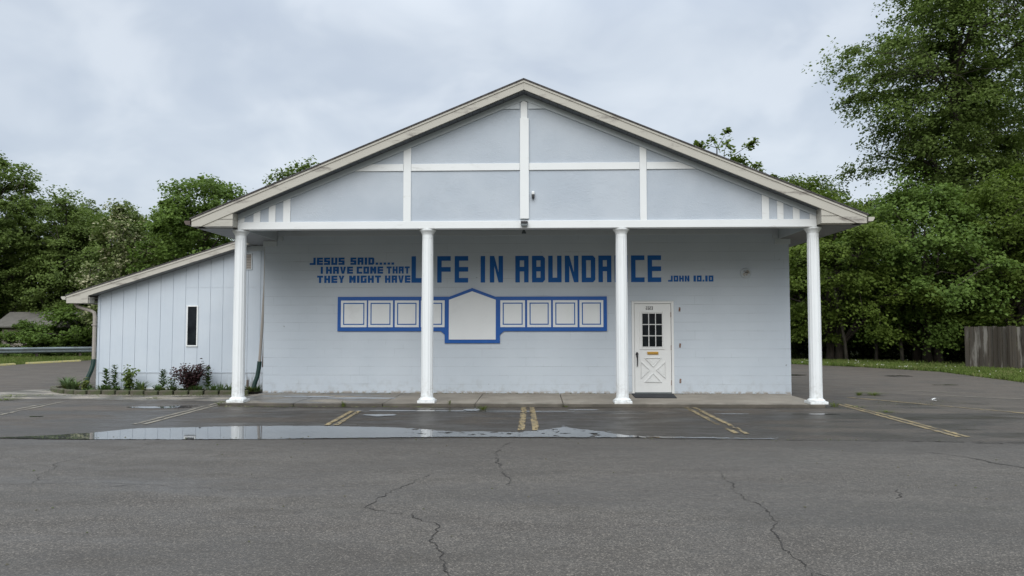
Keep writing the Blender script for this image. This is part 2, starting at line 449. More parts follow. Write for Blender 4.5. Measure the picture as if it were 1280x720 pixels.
sheet('ground', [(-700, -300), (700, -300), (700, 900), (-700, 900)], -.03, M['ground'])
def wob(x, y, a, s=.35, k=0.): return a * noise.fractal(Vector((x * s, y * s, k)), 1., 2., 5)
def rough_edge(pts, amp, step=.25):
    out = []
    for (x0, y0), (x1, y1) in zip(pts, pts[1:] + pts[:1]):
        n = max(1, int(math.hypot(x1 - x0, y1 - y0) / step))
        for i in range(n):
            x = x0 + (x1 - x0) * i / n; y = y0 + (y1 - y0) * i / n
            out.append((x + wob(x, y, amp, 1.1, 3.), y + wob(x, y, amp, 1.1, 9.)))
    return out
lot = [(-21.9, -14), (14.8, -14), (14.4, 15), (13.75, 21.6), (14.05, 26.4), (12.6, 29.3), (10.65, 31.7), (10.2, 35), (-20.9, 35), (-21.7, 31)]
sheet('parking_lot', rough_edge(lot, .22), 0., M['asphalt_old'])
seam = [(14.0, 10.40), (6.6, 10.42), (5, 10.55), (3.2, 10.62), (-.4, 10.66), (-4, 10.42), (-7.6, 10.30), (-20, 10.25), (-21.5, 10.25)]
sd = []
for (x0, y0), (x1, y1) in zip(seam, seam[1:]):
    n = max(1, int(abs(x1 - x0) / .06))
    for i in range(n):
        x = x0 + (x1 - x0) * i / n; y = y0 + (y1 - y0) * i / n
        sd.append((x, y + wob(x, y, .05, 1.3) + wob(x, y, .03, 9.)))
sheet('drive_lane', [(-21.5, -13.5), (14.0, -13.5)] + sd + [(-21.5, 10.25)], .004, M['asphalt_new'])

# porch slab with open joints, and the strip of old concrete before the flower bed
mb = MB()
xs = [-6.40, -4.9, -3.1, -1.25, .5, 5.62]
for a, b in zip(xs, xs[1:]):
    for ya, yb in ((14.83, 16.78), (16.79, 17.17)):
        mb.box(a + .006, b - .006, ya, yb, -.1, .06)
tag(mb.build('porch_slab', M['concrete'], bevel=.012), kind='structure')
sheet('concrete_apron', rough_edge([(-12.6, 16.3), (-6.42, 15.75), (-6.42, 17.4), (-12.3, 18.6), (-13.2, 18.0)], .12), .004, M['concrete'])
sheet('soil_bed', [(-12.1, 18.35), (-11.6, 17.75), (-10.8, 17.32), (-6.6, 17.36), (-6.42, 17.6), (-6.42, 18.1), (-10.9, 18.1), (-10.95, 18.7), (-12.0, 18.9)], .05, M['soil'])

# ragged patches made of small cells: puddles and worn paint
def cells(name, mat, x0, x1, y0, y1, dx, dy, z, fn, shear=0.):
    mb = MB(); nx = max(1, round((x1 - x0) / dx)); ny = max(1, round((y1 - y0) / dy)); ids = {}
    def V(i, j):
        if (i, j) not in ids:
            ids[(i, j)] = len(mb.v)
            y = y0 + (y1 - y0) * j / ny
            mb.v.append((x0 + (x1 - x0) * i / nx + shear * (y - y0), y, z))
        return ids[(i, j)]
    for j in range(ny):
        for i in range(nx):
            if fn(x0 + (x1 - x0) * (i + .5) / nx, y0 + (y1 - y0) * (j + .5) / ny):
                mb.f.append((V(i, j), V(i + 1, j), V(i + 1, j + 1), V(i, j + 1)))
    return tag(mb.build(name, mat, recalc=False), kind='structure')

top = [(-7.75, 10.52), (-7.3, 10.66), (-6.68, 11.02), (-6.28, 11.5), (-4.5, 11.84), (-3.5, 11.87), (-2.2, 11.72), (-1.4, 11.36), (-.4, 11.26), (.15, 11.5), (.4, 11.95), (.62, 11.6), (.85, 11.32), (1.5, 10.98), (2.3, 10.83), (3.4, 10.70)]
bot = [(-7.75, 10.46), (-6.3, 10.37), (-4, 10.46), (-3.1, 10.58), (-1.3, 10.77), (-.4, 10.80), (1.5, 10.79), (3.4, 10.69)]
def lerp(tab, x):
    for (a, p), (b, q) in zip(tab, tab[1:]):
        if a <= x <= b: return p + (q - p) * (x - a) / (b - a)
    return tab[0][1] if x < tab[0][0] else tab[-1][1]
def pud(x, y):
    rag = .03 + .10 * max(0, min(1, (x + 2.4) / 2.5))
    t = lerp(top, x) + wob(x, y, rag, 1.7) + wob(x, y, rag * .8, 7.)
    b = lerp(bot, x) + wob(x, y, .02, 3.) + wob(x, y, .015, 11.)
    if y < b or y > t: return False
    if x > -2.0 and wob(x, y, 1., 5.5, 2.) > .55 - .25 * (y - b) / max(.1, t - b): return False
    return True
cells('puddle', M['water'], -7.75, 3.4, 10.3, 12.1, .02, .025, .009, pud)
def blob(cx, cy, rx, ry, z=.006, k=0., th=0.):
    def fn(x, y):
        u = ((x - cx) / rx) ** 2 + ((y - cy) / ry) ** 2
        return u < 1 + wob(x, y / .5, .9, 2.2 / max(rx, .2) ** .5, k) + wob(x, y, .35, 9., k) + th
    return cells('puddle', M['water'], cx - rx * 1.5, cx + rx * 1.5, cy - ry * 1.6, cy + ry * 1.6, .025, .02, z, fn)
for i, b in enumerate([(-2.4, 14.05, 1.5, .06), (-.3, 14.03, 1.0, .05), (-1.25, 14.4, .16, .38), (-4.4, 14.66, .8, .06), (-2.1, 14.4, .5, .10), (-2.85, 13.35, .28, .14),
                       (-7.5, 14.5, .55, .16), (-7.1, 14.75, .3, .07), (3.6, 13.72, .35, .035), (5.1, 13.74, .5, .035), (.9, 14.3, .35, .06),
                       (8.2, 24.6, .5, .28), (11.4, 24.2, .45, .22), (11.0, 20.6, .35, .09), (-8.9, 13.0, .12, .05)]):
    blob(*b, k=i * 3.7)
blob(-3.75, 15.9, .75, .16, .064, 50.); blob(-4.9, 16.2, .7, .13, .064, 55.)

def line(x0, y0, x1, y1, w, mat, wear=.0, k=0.):
    L = math.hypot(x1 - x0, y1 - y0); n = int(L / .04); m_ = 5; mb = MB(); ids = {}
    dx, dy = (x1 - x0) / L, (y1 - y0) / L
    def V(i, j):
        if (i, j) not in ids:
            ids[(i, j)] = len(mb.v); s = L * i / n; t = w * (j / m_ - .5) + wob(s, k, .005, 1.)
            mb.v.append((x0 + dx * s - dy * t, y0 + dy * s + dx * t, .007))
        return ids[(i, j)]
    for i in range(n):
        for j in range(m_):
            s = L * i / n
            e = .22 if j in (0, m_ - 1) else 0
            if wob(s * 1.5, j * .12 + k * 7, .7, 1.1, k) + .7 * wob(s, j * .3, 1., 6., k) - e > wear - .12:
                mb.f.append((V(i, j), V(i + 1, j), V(i + 1, j + 1), V(i, j + 1)))
    tag(mb.build('parking_line', mat, recalc=False), kind='structure')
LP, LQ = M['line_paint'], M['line_pale']
for i, a in enumerate([(-6.58, 12.0, -6.66, 15.6, .09, LQ, -.25), (-6.42, 12.0, -6.50, 15.3, .09, LQ, -.25),
                       (-9.70, 13.2, -10.05, 15.5, .09, LQ, -.05), (-9.86, 13.1, -10.2, 15.2, .09, LQ, .0),
                       (-3.41, 11.98, -3.50, 14.0, .09, LP, -.32), (-3.26, 11.98, -3.36, 14.0, .09, LP, -.28),
                       (-.26, 11.5, -.27, 14.75, .11, LP, -.25), (-.03, 11.5, -.13, 14.75, .11, LP, -.3),
                       (2.95, 11.25, 2.89, 15.2, .09, LP, -.22), (3.10, 11.2, 3.05, 14.8, .09, LP, -.28),
                       (6.04, 11.0, 6.10, 15.5, .09, LP, -.3), (6.18, 11.0, 6.24, 15.5, .09, LP, -.25),
                       (6.91, 16.95, 9.6, 12.85, .10, LP, -.3), (6.7, 19.0, 10.6, 16.6, .09, LQ, -.1), (8.1, 19.4, 11.4, 17.3, .08, LQ, .0),
                       (-16.5, 25.5, -11.2, 25.4, .1, LQ, .05)]):
    line(*a, k=i * 2.3 + 1)

def crack(pts, w, k):
    mb = MB(); P = []
    for (x0, y0), (x1, y1) in zip(pts, pts[1:]):
        n = max(2, int(math.hypot(x1 - x0, y1 - y0) / .035))
        for i in range(n):
            x = x0 + (x1 - x0) * i / n; y = y0 + (y1 - y0) * i / n
            P.append((x + wob(x, y, .09, 1.7, k) + wob(x, y, .045, 9., k), y + wob(x, y, .06, 1.7, k + 5) + wob(x, y, .03, 9., k + 5)))
    n = len(P)
    for i in range(n - 1):
        a, b = Vector((*P[i], .0078)), Vector((*P[i + 1], .0078)); d = (b - a).normalized(); nn = Vector((-d.y, d.x, 0))
        def ww(i): return .75 * w * max(0., .55 + 1.1 * noise.noise(Vector((i * .21, k, 0)))) * min(1, i / 6, (n - 1 - i) / 6)
        wa, wb = ww(i), ww(i + 1)
        if wa + wb > .0012: mb.quad(a - nn * wa, b - nn * wb, b + nn * wb, a + nn * wa)
    tag(mb.build('pavement_crack', M['crack'], recalc=False), kind='structure')
for i, (p, w) in enumerate([([(-.56, 4.4), (-.62, 5.0), (-.80, 5.6), (-.78, 6.0), (-1.1, 6.5)], .011), ([(-1.1, 6.3), (-1.5, 6.6), (-1.42, 7.2), (-1.1, 8.2)], .010),
                            ([(1.85, 4.4), (1.75, 5.0), (1.78, 5.6), (1.92, 6.3), (1.95, 7.2), (1.93, 8.4)], .009), ([(1.2, 4.82), (1.45, 4.86), (1.72, 4.98)], .011), ([(1.72, 4.98), (2.1, 4.7), (2.4, 4.3)], .010),
                            ([(-.35, 10.4), (-.6, 9.4), (-.42, 8.6), (-.3, 7.5)], .009), ([(4.9, 9.7), (5.15, 9.35), (5.3, 8.9), (5.7, 8.3)], .014), ([(3.3, 7.0), (3.5, 7.5)], .012),
                            ([(-6.0, 7.4), (-4.5, 7.55), (-3.1, 7.25), (-1.3, 7.5)], .0035), ([(5.1, 10.55), (7.5, 10.3), (9.5, 10.1)], .025), ([(1.6, 10.7), (5.0, 10.56), (9.0, 10.42), (13.5, 10.4)], .02), ([(-4.4, 7.2), (-3.9, 7.6)], .008),
                            ([(-5.2, 10.4), (-5.6, 8.6), (-5.1, 7.4)], .006)]):
    crack(p, w, i * 4.1)

# ------------------------------------------------------------------ the building
XC = -.27; SL = .413
B = empty('church_building', (XC, 17.17, 0), 'pale blue gabled block building with white columned porch and blue lettering', 'building')
BACK = 28.5
ztop = lambda x: 6.50 - SL * abs(x - XC)
zbot = lambda x: 6.31 - SL * abs(x - XC)
zin = lambda x: 6.175 - SL * abs(x - XC)

DX0, DX1, DZ = 2.15, 3.11, 2.165
w = MB()
w.box(-6.39, DX0, 17.17, 17.37, 0, 3.83); w.box(DX1, 5.745, 17.17, 17.37, 0, 3.83); w.box(DX0, DX1, 17.17, 17.37, DZ, 3.83)
w.box(-6.39, -6.19, 17.37, BACK, 0, 3.6); w.box(5.545, 5.745, 17.37, BACK, 0, 3.6); w.box(-6.19, 5.545, BACK - .2, BACK, 0, 3.6)
w.build('block_wall', M['block'], B)
gw = MB(); gw.prism([(-6.10, 3.60), (5.53, 3.60), (5.53, zbot(5.53)), (XC, 6.31), (-6.10, zbot(-6.10))], 14.91, 15.1)
gw.build('gable_wall', M['stucco'], B)
gb = MB(); gb.prism([(-6.39, 3.6), (5.745, 3.6), (5.745, zbot(5.745)), (XC, 6.31), (-6.39, zbot(-6.39))], BACK - .2, BACK)
gb.build('rear_gable', M['stucco'], B)

# trim boards of the gable, each its own board
def board(poly, y0=14.886, y1=14.909, mat='white_trim', bevel=.004): MB().prism(poly, y0, y1).build('trim_board', M[mat], B, bevel=bevel)
pb = MB(); pb.box(-6.11, 5.535, 14.875, 15.12, 3.565, 3.716); pb.build('porch_beam', M['white_trim'], B, bevel=.006)
for sgn, x0, x1 in ((-1, -6.11, XC), (1, XC, 5.535)):
    a, b = (x0, x1)
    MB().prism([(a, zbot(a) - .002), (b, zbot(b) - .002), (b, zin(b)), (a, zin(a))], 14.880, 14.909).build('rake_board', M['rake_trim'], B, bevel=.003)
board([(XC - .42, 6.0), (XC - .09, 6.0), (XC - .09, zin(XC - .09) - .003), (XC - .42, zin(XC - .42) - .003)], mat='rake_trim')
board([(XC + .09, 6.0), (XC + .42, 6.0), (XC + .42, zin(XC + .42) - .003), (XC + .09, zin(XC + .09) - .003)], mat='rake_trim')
def vert(x0, x1, z0=3.718):
    board([(x0, z0), (x1, z0), (x1, zin(x1) - .003), (x0, zin(x0) - .003)])
for x0, x1 in ((-2.72, -2.565), (2.055, 2.19), (-5.791, -5.65), (-5.477, -5.337), (-5.18, -5.032), (5.075, 5.209), (4.768, 4.894), (4.469, 4.611)): vert(x0, x1)
board([(-6.108, 3.718), (-5.973, 3.718), (-5.973, zin(-5.973) - .003), (-6.108, zin(-6.108) - .003)])
board([(5.405, 3.718), (5.533, 3.718), (5.533, zin(5.533) - .003), (5.405, zin(5.405) - .003)])
board([(XC - .068, 5.80), (XC + .068, 5.80), (XC + .068, 6.13), (XC, 6.17), (XC - .068, 6.13)], 14.882)
board([(-.352, 3.755), (-.172, 3.755), (-.172, 5.80), (-.352, 5.80)], 14.862, 14.909)
dl = lambda z: (6.175 - z) / SL
zt0, zt1 = 4.745, 4.888
board([(XC - dl(zt0) + .01, zt0), (-2.724, zt0), (-2.724, zt1), (XC - dl(zt1) + .01, zt1)])
board([(-2.561, zt0), (-.356, zt0), (-.356, zt1), (-2.561, zt1)])
board([(-.168, zt0), (2.051, zt0), (2.051, zt1), (-.168, zt1)])
board([(2.194, zt0), (XC + dl(zt0) - .01, zt0), (XC + dl(zt1) - .01, zt1), (2.194, zt1)])

# roof, fascia, soffits
TL, TR = -6.94, 6.40
rf = MB()
for xe in (TL - .03, TR + .03):
    rf.prism([(XC, 6.505), (xe, ztop(xe) + .005), (xe, ztop(xe) + .035), (XC, 6.535)], 14.585, BACK + .3)
rf.build('roof', M['shingle'], B)
for xe, xi in ((TL, -6.11), (TR, 5.535)):
    f = MB().prism([(XC, 6.50), (xe, ztop(xe)), (xe, 3.595), (xe + (.19 if xe < 0 else -.19), 3.598), (XC, 6.31)], 14.61, 14.65)
    fo = f.build('rake_fascia', M['fascia'], B, bevel=.004)
    MB().prism([(XC, 6.498), (xe, ztop(xe) - .002), (xe, ztop(xe) - .044), (XC, 6.456)], 14.596, 14.609).build('drip_strip', M['fascia'], fo, bevel=.002)
    bx = MB()                                            # boxed return under the rake
    s = 1 if xe < 0 else -1
    xk = xe + s * .20
    bx.prism([(xk, 3.598), (xi, 3.598), (xi, zbot(xi) - .004), (xk, zbot(xk) - .004 if zbot(xk) > 3.61 else 3.61)], 14.624, 14.90)
    bo = bx.build('boxed_return', M['fascia'], B, bevel=.004)
    MB().prism([(xe + s * .36, 3.740), (xi, 3.740), (xi, 3.746), (xe + s * .36, 3.746)], 14.619, 14.623).build('board_seam', M['crack'], bo)
    sf = MB().prism([(XC, 6.309), (xi, zbot(xi) - .001), (xi, zbot(xi) - .02), (XC, 6.29)], 14.652, 14.879)
    sf.build('rake_soffit', M['rake_soffit'], B)
    MB().box(min(xe, xi), max(xe, xi), 14.905, BACK, 3.59, 3.605).build('eave_soffit', M['eave_soffit'], B)
    MB().box(min(xe, xe + s * .025), max(xe, xe + s * .025), 14.66, BACK, 3.606, ztop(xe) - .006).build('eave_fascia', M['fascia'], B)
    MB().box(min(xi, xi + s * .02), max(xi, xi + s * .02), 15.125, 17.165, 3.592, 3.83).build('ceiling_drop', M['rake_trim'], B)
    gx = xe - s * .075
    gt = MB().prism([(xe - s * .035, 3.715), (xe - s * .155, 3.715), (xe - s * .155, 3.685), (xe - s * .12, 3.632), (xe - s * .035, 3.632)], 14.62, BACK + .2)
    gt.build('gutter', M['gutter_brown'] if xe < 0 else M['fascia'], B, bevel=.003)
MB().box(-6.09, 5.51, 15.125, 17.168, 3.825, 3.85).build('porch_ceiling', M['ceiling'], B)
# frieze board and stepped corner pieces at the head of the wall
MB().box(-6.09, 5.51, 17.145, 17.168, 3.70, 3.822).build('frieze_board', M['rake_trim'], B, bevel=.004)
for x0, x1, xa, xb in ((-6.425, -6.10, -6.225, -6.095), (5.42, 5.775, 5.42, 5.50)):
    c_ = MB().box(x0, x1, 17.135, 17.168, 3.465, 3.588)
    c_.build('corner_bracket', M['rake_trim'], B, bevel=.004)
for x0, x1 in ((-6.088, -5.97), (5.38, 5.505)):
    MB().box(x0, x1, 17.14, 17.168, 3.592, 3.698).build('corner_bracket', M['rake_trim'], B, bevel=.004)

# fluted columns
def column(x):
    yc = 15.03
    n = 14; mb = MB()
    per = n * 4
    for z, r, fl in ((.165, .128, 0), (.20, .126, 0), (.25, .124, 1), (2.0, .121, 1), (3.36, .113, 1), (3.40, .113, 0), (3.455, .113, 0)):
        for k in range(per):
            t = 2 * math.pi * k / per
            q = (0., .5, 1., .5)[k % 4]
            rr = r - (.0055 * q if fl else 0)
            mb.v.append((x + rr * math.cos(t), yc + rr * math.sin(t), z))
    for i in range(6):
        for k in range(per):
            a = i * per + k; b_ = i * per + (k + 1) % per
            mb.f.append((a, b_, b_ + per, a + per))
    c = mb.build('column', M['column_white'], B)
    b = MB().box(x - .175, x + .175, yc - .175, yc + .175, .060, .112)
    b.lathe([(.168, .112), (.172, .126), (.160, .142), (.142, .152), (.140, .158), (.128, .168)], 32, (x, yc, 0))
    b.build('base', M['column_white'], c, bevel=.008)
    h = MB().lathe([(.113, 3.455), (.124, 3.468), (.126, 3.478), (.132, 3.49), (.150, 3.515), (.165, 3.53), (.168, 3.545), (.168, 3.563)], 32, (x, yc, 0))
    h.build('capital', M['column_white'], c)
for x in (-6.10, -2.237, 1.688, 5.507): column(x)

# the door
D = MB().box(2.215, 3.045, 17.175, 17.215, .085, 2.105).build('door', M['door_white'], B, bevel=.004)
fr = MB()
fr.box(2.152, 2.208, 17.150, 17.30, .062, 2.163); fr.box(3.052, 3.108, 17.150, 17.30, .062, 2.163); fr.box(2.208, 3.052, 17.150, 17.30, 2.112, 2.163)
fr.build('door_frame', M['door_white'], D, bevel=.005)
MB().box(2.208, 3.052, 17.155, 17.30, .0605, .080).build('threshold', M['steel'], D)
MB().box(2.12, 3.14, 17.152, 17.1695, 2.166, 2.19).build('head_flashing', M['rake_trim'], D)
gl = MB(); z0, z1, x0, x1 = 1.115, 1.890, 2.385, 2.850
for i in range(3):
    for j in range(3):
        a = x0 + (x1 - x0) * i / 3; c = z0 + (z1 - z0) * j / 3
        P = MB().box(a + .011, a + (x1 - x0) / 3 - .011, 17.168, 17.1745, c + .012, c + (z1 - z0) / 3 - .012)
        P.build('pane', M['dark_glass'], D)
mu = MB()
for i in range(4):
    a = x0 + (x1 - x0) * i / 3; mu.box(a - .009, a + .009, 17.158, 17.1745, z0 - .01, z1 + .01)
for j in range(4):
    c = z0 + (z1 - z0) * j / 3
    for i in range(3): mu.box(x0 + (x1 - x0) * i / 3 + .0095, x0 + (x1 - x0) * (i + 1) / 3 - .0095, 17.160, 17.1745, c - .009, c + .009)
for a, b, c, d in ((2.335, 2.375, 1.062, 1.943), (2.860, 2.900, 1.062, 1.943)): mu.box(a, b, 17.155, 17.1745, c, d)
for c, d in ((1.062, 1.102), (1.903, 1.943)): mu.box(2.3755, 2.8595, 17.155, 17.1745, c, d)
mu.build('glazing_bars', M['door_white'], D, bevel=.004)
# raised X panel: four triangles with a moulded edge
def tri(pts):
    c = (sum(p[0] for p in pts) / 3, sum(p[1] for p in pts) / 3)
    mb = MB()
    inn = [(c[0] + (p[0] - c[0]) * .86, c[1] + (p[1] - c[1]) * .86) for p in pts]
    inn2 = [(c[0] + (p[0] - c[0]) * .66, c[1] + (p[1] - c[1]) * .66) for p in pts]
    for i in range(3):
        j = (i + 1) % 3
        mb.prism([pts[i], pts[j], inn[j], inn[i]], 17.152, 17.1745)
    mb.prism(inn2, 17.168, 17.1745)
    mb.build('raised_panel', M['door_white'], D, bevel=.005)
ax, bx_, az, bz = 2.352, 2.912, .315, .872; mx, mz = (ax + bx_) / 2, (az + bz) / 2; e = .055
tri([(ax + e * 1.5, bz), (bx_ - e * 1.5, bz), (mx, mz + e * 1.2)])
tri([(ax + e * 1.5, az), (mx, mz - e * 1.2), (bx_ - e * 1.5, az)])
tri([(ax, az + e * 1.5), (ax, bz - e * 1.5), (mx - e * 1.2, mz)])
tri([(bx_, az + e * 1.5), (mx + e * 1.2, mz), (bx_, bz - e * 1.5)])
ls = MB().box(2.500, 2.752, 17.158, 17.1745, .945, 1.010); ls.box(2.52, 2.732, 17.152, 17.1575, .957, .990)
ls.build('letter_slot', M['brass'], D, bevel=.004)
hd = MB().box(2.250, 2.282, 17.150, 17.1745, .88, 1.0)
hd.tube([(2.266, 17.15, .97), (2.266, 17.11, .965), (2.268, 17.10, .93), (2.27, 17.105, .72), (2.27, 17.15, .675)], [.013, .014, .016, .013, .010], 8)
hd.lathe([(.030, 0), (.034, .012), (.022, .02)], 16, (2.266, 17.155, .955), 'y')
hd.build('handle', M['black_metal'], D, bevel=.003)
for z in (.25, 1.05, 1.80): MB().box(3.040, 3.050, 17.158, 17.1745, z, z + .11).build('hinge', M['rust'], D)

# block lettering on a 3 x 5 grid of unequal cells
GL = {'A': '####.#####.##.#', 'B': '##q#.####' + '#.###d', 'C': '####..#..#..###', 'D': '##q#.##.##.###d', 'E': '####..####..###', 'F': '####..####..#..',
      'G': '####..#.##.####', 'H': '#.##.#####.##.#', 'I': '###############', 'J': '..#..#..#..####', 'L': '#..#..#..#..###', 'M': '#######.##.##.#', 'O': '####.##.##.####',
      'S': '####..###..####', 'U': '#.##.##.##.####', '0': '####.##.##.####', '1': '###############', '2': '###..#####..###', '3': '###..####..####'}
def glyph(mb, ch, x0, x1, z0, z1, sx, sz, y):
    W, H = x1 - x0, z1 - z0
    def q(pts): mb.add([(x0 + a, y, z0 + b) for a, b in pts], [tuple(range(len(pts)))])
    if ch in 'I1': q([(0, 0), (W, 0), (W, H), (0, H)]); return
    if ch == '.': q([(0, 0), (W, 0), (W, sz * 1.15), (0, sz * 1.15)]); return
    if ch == 'T':
        q([(0, H - sz), (W, H - sz), (W, H), (0, H)]); q([(W / 2 - sx / 2, 0), (W / 2 + sx / 2, 0), (W / 2 + sx / 2, H - sz), (W / 2 - sx / 2, H - sz)]); return
    if ch == 'N':
        q([(0, 0), (sx, 0), (sx, H), (0, H)]); q([(W - sx, 0), (W, 0), (W, H), (W - sx, H)]); q([(sx, H), (sx, H * .62), (W - sx, 0), (W - sx, H * .38)]); return
    if ch == 'M':
        q([(0, 0), (sx, 0), (sx, H), (0, H)]); q([(W - sx, 0), (W, 0), (W, H), (W - sx, H)])
        q([(sx, H), (sx, H * .50), (W / 2, H * .12), (W / 2, H * .68)]); q([(W / 2, H * .68), (W / 2, H * .12), (W - sx, H * .50), (W - sx, H)]); return
    if ch == 'V':
        q([(0, H), (W / 2 - sx * .55, 0), (W / 2, 0), (W / 2, H * .34), (sx, H)]); q([(W, H), (W - sx, H), (W / 2, H * .34), (W / 2, 0), (W / 2 + sx * .55, 0)]); return
    if ch == 'Y':
        m = H * .42; q([(0, H), (W / 2 - sx * .5, m), (W / 2, m), (W / 2, H * .62), (sx, H)]); q([(W, H), (W - sx, H), (W / 2, H * .62), (W / 2, m), (W / 2 + sx * .5, m)])
        q([(W / 2 - sx / 2, 0), (W / 2 + sx / 2, 0), (W / 2 + sx / 2, m), (W / 2 - sx / 2, m)]); return
    gx = [0, sx, W - sx, W]; g2 = (H - 3 * sz) / 2; gz = [H, H - sz, H - sz - g2, sz + g2, sz, 0]
    for r in range(5):
        for c in range(3):
            k = GL[ch][r * 3 + c]; a, b, t, u = gx[c], gx[c + 1], gz[r], gz[r + 1]
            if k == '#': q([(a, u), (b, u), (b, t), (a, t)])
            elif k == 'q': q([(a, u), (b, u), (b, t - (t - u) * .55), (a + (b - a) * .5, t), (a, t)])
            elif k == 'd': q([(a, u), (a + (b - a) * .5, u), (b, u + (t - u) * .55), (b, t), (a, t)])
PX = lambda p: -2.933 + .018487 * (p - 514.5)
PZ = lambda p: 3.201 - .01892 * (p - 322)
def word(txt, p0, p1, y0, y1, s=.30, gap=.16, name='painted_letter'):
    ws = [{'I': .36, '1': .42, '.': .32}.get(c, .92 if c == 'M' else .84) for c in txt]
    tot = sum(ws) + gap * (len(ws) - 1); u = (p1 - p0) / tot; x = p0
    for c, w_ in zip(txt, ws):
        a, b = PX(x), PX(x + w_ * u); H = PZ(y0) - PZ(y1)
        mb = MB(); glyph(mb, c, a, b, PZ(y1), PZ(y0), min((b - a) * .385, H * .36), H * .265, 17.1665); x += (w_ + gap) * u
        mb.build(name, M['blue_paint'], B, recalc=False)
for a in (('JESUS', 385, 429.5, 322.2, 331.2), ('SAID', 437, 467.3, 322.2, 331.2), ('.....', 469, 492.5, 322.2, 331.2), ('I', 399.2, 402, 333.4, 342.2), ('HAVE', 406, 440.3, 333.4, 342.2), ('COME', 445, 478.6, 333.4, 342.2),
          ('THAT', 483, 512.3, 333.4, 342.2), ('THEY', 394.8, 429.6, 344.5, 353.5), ('MIGHT', 435.6, 476, 344.5, 353.5), ('HAVE', 481, 513.2, 344.5, 353.5), ('JOHN', 835, 861.3, 345.7, 353), ('10.10', 866.4, 890.8, 345.7, 353)): word(*a)
for ch, a, b in (('L', 514.5, 527.5), ('I', 534.5, 540.5), ('F', 547, 564), ('E', 569, 586), ('I', 601.7, 607.3), ('N', 613.2, 629.8), ('A', 645.2, 661.8), ('B', 666, 682.3), ('U', 686.3, 703), ('N', 707, 724), ('D', 728, 745), ('A', 748.8, 765),
                 ('N', 769, 785.3), ('C', 789.3, 806), ('E', 809.8, 826.6)):
    mb = MB(); glyph(mb, ch, PX(a), PX(b), 2.605, 3.222, .104, .108, 17.1665); mb.build('painted_letter', M['blue_paint'], B, recalc=False)
# house number on the door
nm = MB()
for i, ch in enumerate('2323'): glyph(nm, ch, 2.478 + .042 * i, 2.511 + .042 * i, 1.968, 2.045, .011, .012, 17.1715)
nm.build('house_number', M['black_metal'], D, recalc=False)
for z in (1.975, 1.15, .345):
    MB().prism([(3.222, z - .045), (3.262, z - .05), (3.268, z + .045), (3.23, z + .055)], 17.158, 17.1685).build('hinge_stub', M['rust'], B, bevel=.003)

# ---- the lean-to wing
WY = 18.10
wz = lambda x: 2.338 + .3135 * (x + 11.0)               # underside of its roof at the wall
WB = MB()
X = -10.89; k = 0
while X < -6.40:
    a, b = X + .0045, min(X + .3125 - .0045, -6.395)
    def top_(x): return min(wz(x), 3.585)
    segs = [(.478, 2.55), (2.554, None)] if X > -8.8 else [(.478, None)]
    for lo, hi in segs:
        xb = -7.0 + (3.585 - wz(-7.0)) / .3135
        if hi is None:
            pts = [(a, lo), (b, lo), (b, top_(b)), (a, top_(a))]
        else: pts = [(a, lo), (b, lo), (b, hi), (a, hi)]
        WB.prism(pts, WY, WY + .016)
    WB.prism([(a, .06), (b, .06), (b, .455), (a, .455)], WY + .004, WY + .018)
    X += .3125; k += 1
xs_ = -6.42
WB.prism([(-10.89, .03), (xs_, .03), (xs_, 3.58), (-6.50, 3.58), (-10.89, wz(-10.89))], WY + .012, WY + .1)
WB.box(-10.89, -10.78, WY + .1, BACK - 1, .0, 2.16)
WB.box(-10.89, -6.42, BACK - 1.1, BACK - 1, .0, 2.16)
wing = WB.build('wing_wall', M['siding'], B)
MB().box(-10.9, -6.42, WY - .010, WY - .001, .456, .477).build('flashing_strip', M['siding'], wing)
MB().box(-10.88, -7.9, WY - .012, WY + .003, .052, .085).build('skirt_board', M['white_trim'], wing)
MB().box(-10.905, -10.845, WY - .016, WY - .002, .06, wz(-10.89) - .02).build('corner_trim', M['siding'], wing, bevel=.003)
MB().box(-7.2, -6.42, WY - .02, WY - .001, 3.46, 3.582).build('head_trim', M['rake_trim'], wing)
fx0, fx1 = -11.54, -6.97
fz = lambda x: 2.345 + .3135 * (x + 11.54)
MB().prism([(fx0 - .02, fz(fx0 - .02) + .002), (fx1, fz(fx1) + .002), (fx1, fz(fx1) + .03), (fx0 - .02, fz(fx0 - .02) + .03)], 17.80, BACK - .8).build('wing_roof', M['shingle'], B)
wf = MB().prism([(fx0, fz(fx0)), (fx0, 2.165), (-11.0, 2.162), (-10.995, fz(-10.995) - .165), (fx1, fz(fx1) - .165), (fx1, fz(fx1))], 17.82, 17.86).build('wing_fascia', M['fascia'], B, bevel=.004)
MB().prism([(fx0, fz(fx0) - .003), (fx1, fz(fx1) - .003), (fx1, fz(fx1) - .045), (fx0, fz(fx0) - .045)], 17.808, 17.819).build('drip_strip', M['fascia'], wf)
MB().prism([(-11.52, 2.168), (-10.98, 2.166), (-10.98, 2.32), (-11.5, 2.32)], 17.862, 18.08).build('boxed_return', M['fascia'], wf)
MB().prism([(-10.97, wz(-10.97) + .005), (fx1, wz(fx1) + .005), (fx1, wz(fx1) + .02), (-10.97, wz(-10.97) + .02)], 17.862, WY + .05).build('wing_soffit', M['eave_soffit'], B)
MB().box(-11.52, -10.89, 18.09, BACK - 1, 2.165, 2.18).build('wing_soffit', M['eave_soffit'], B)
MB().prism([(fx0 - .024, 2.33), (fx0 - .14, 2.33), (fx0 - .135, 2.29), (fx0 - .10, 2.25), (fx0 - .024, 2.25)], 17.83, BACK - .8).build('gutter', M['fascia'], B, bevel=.003)
W = MB()
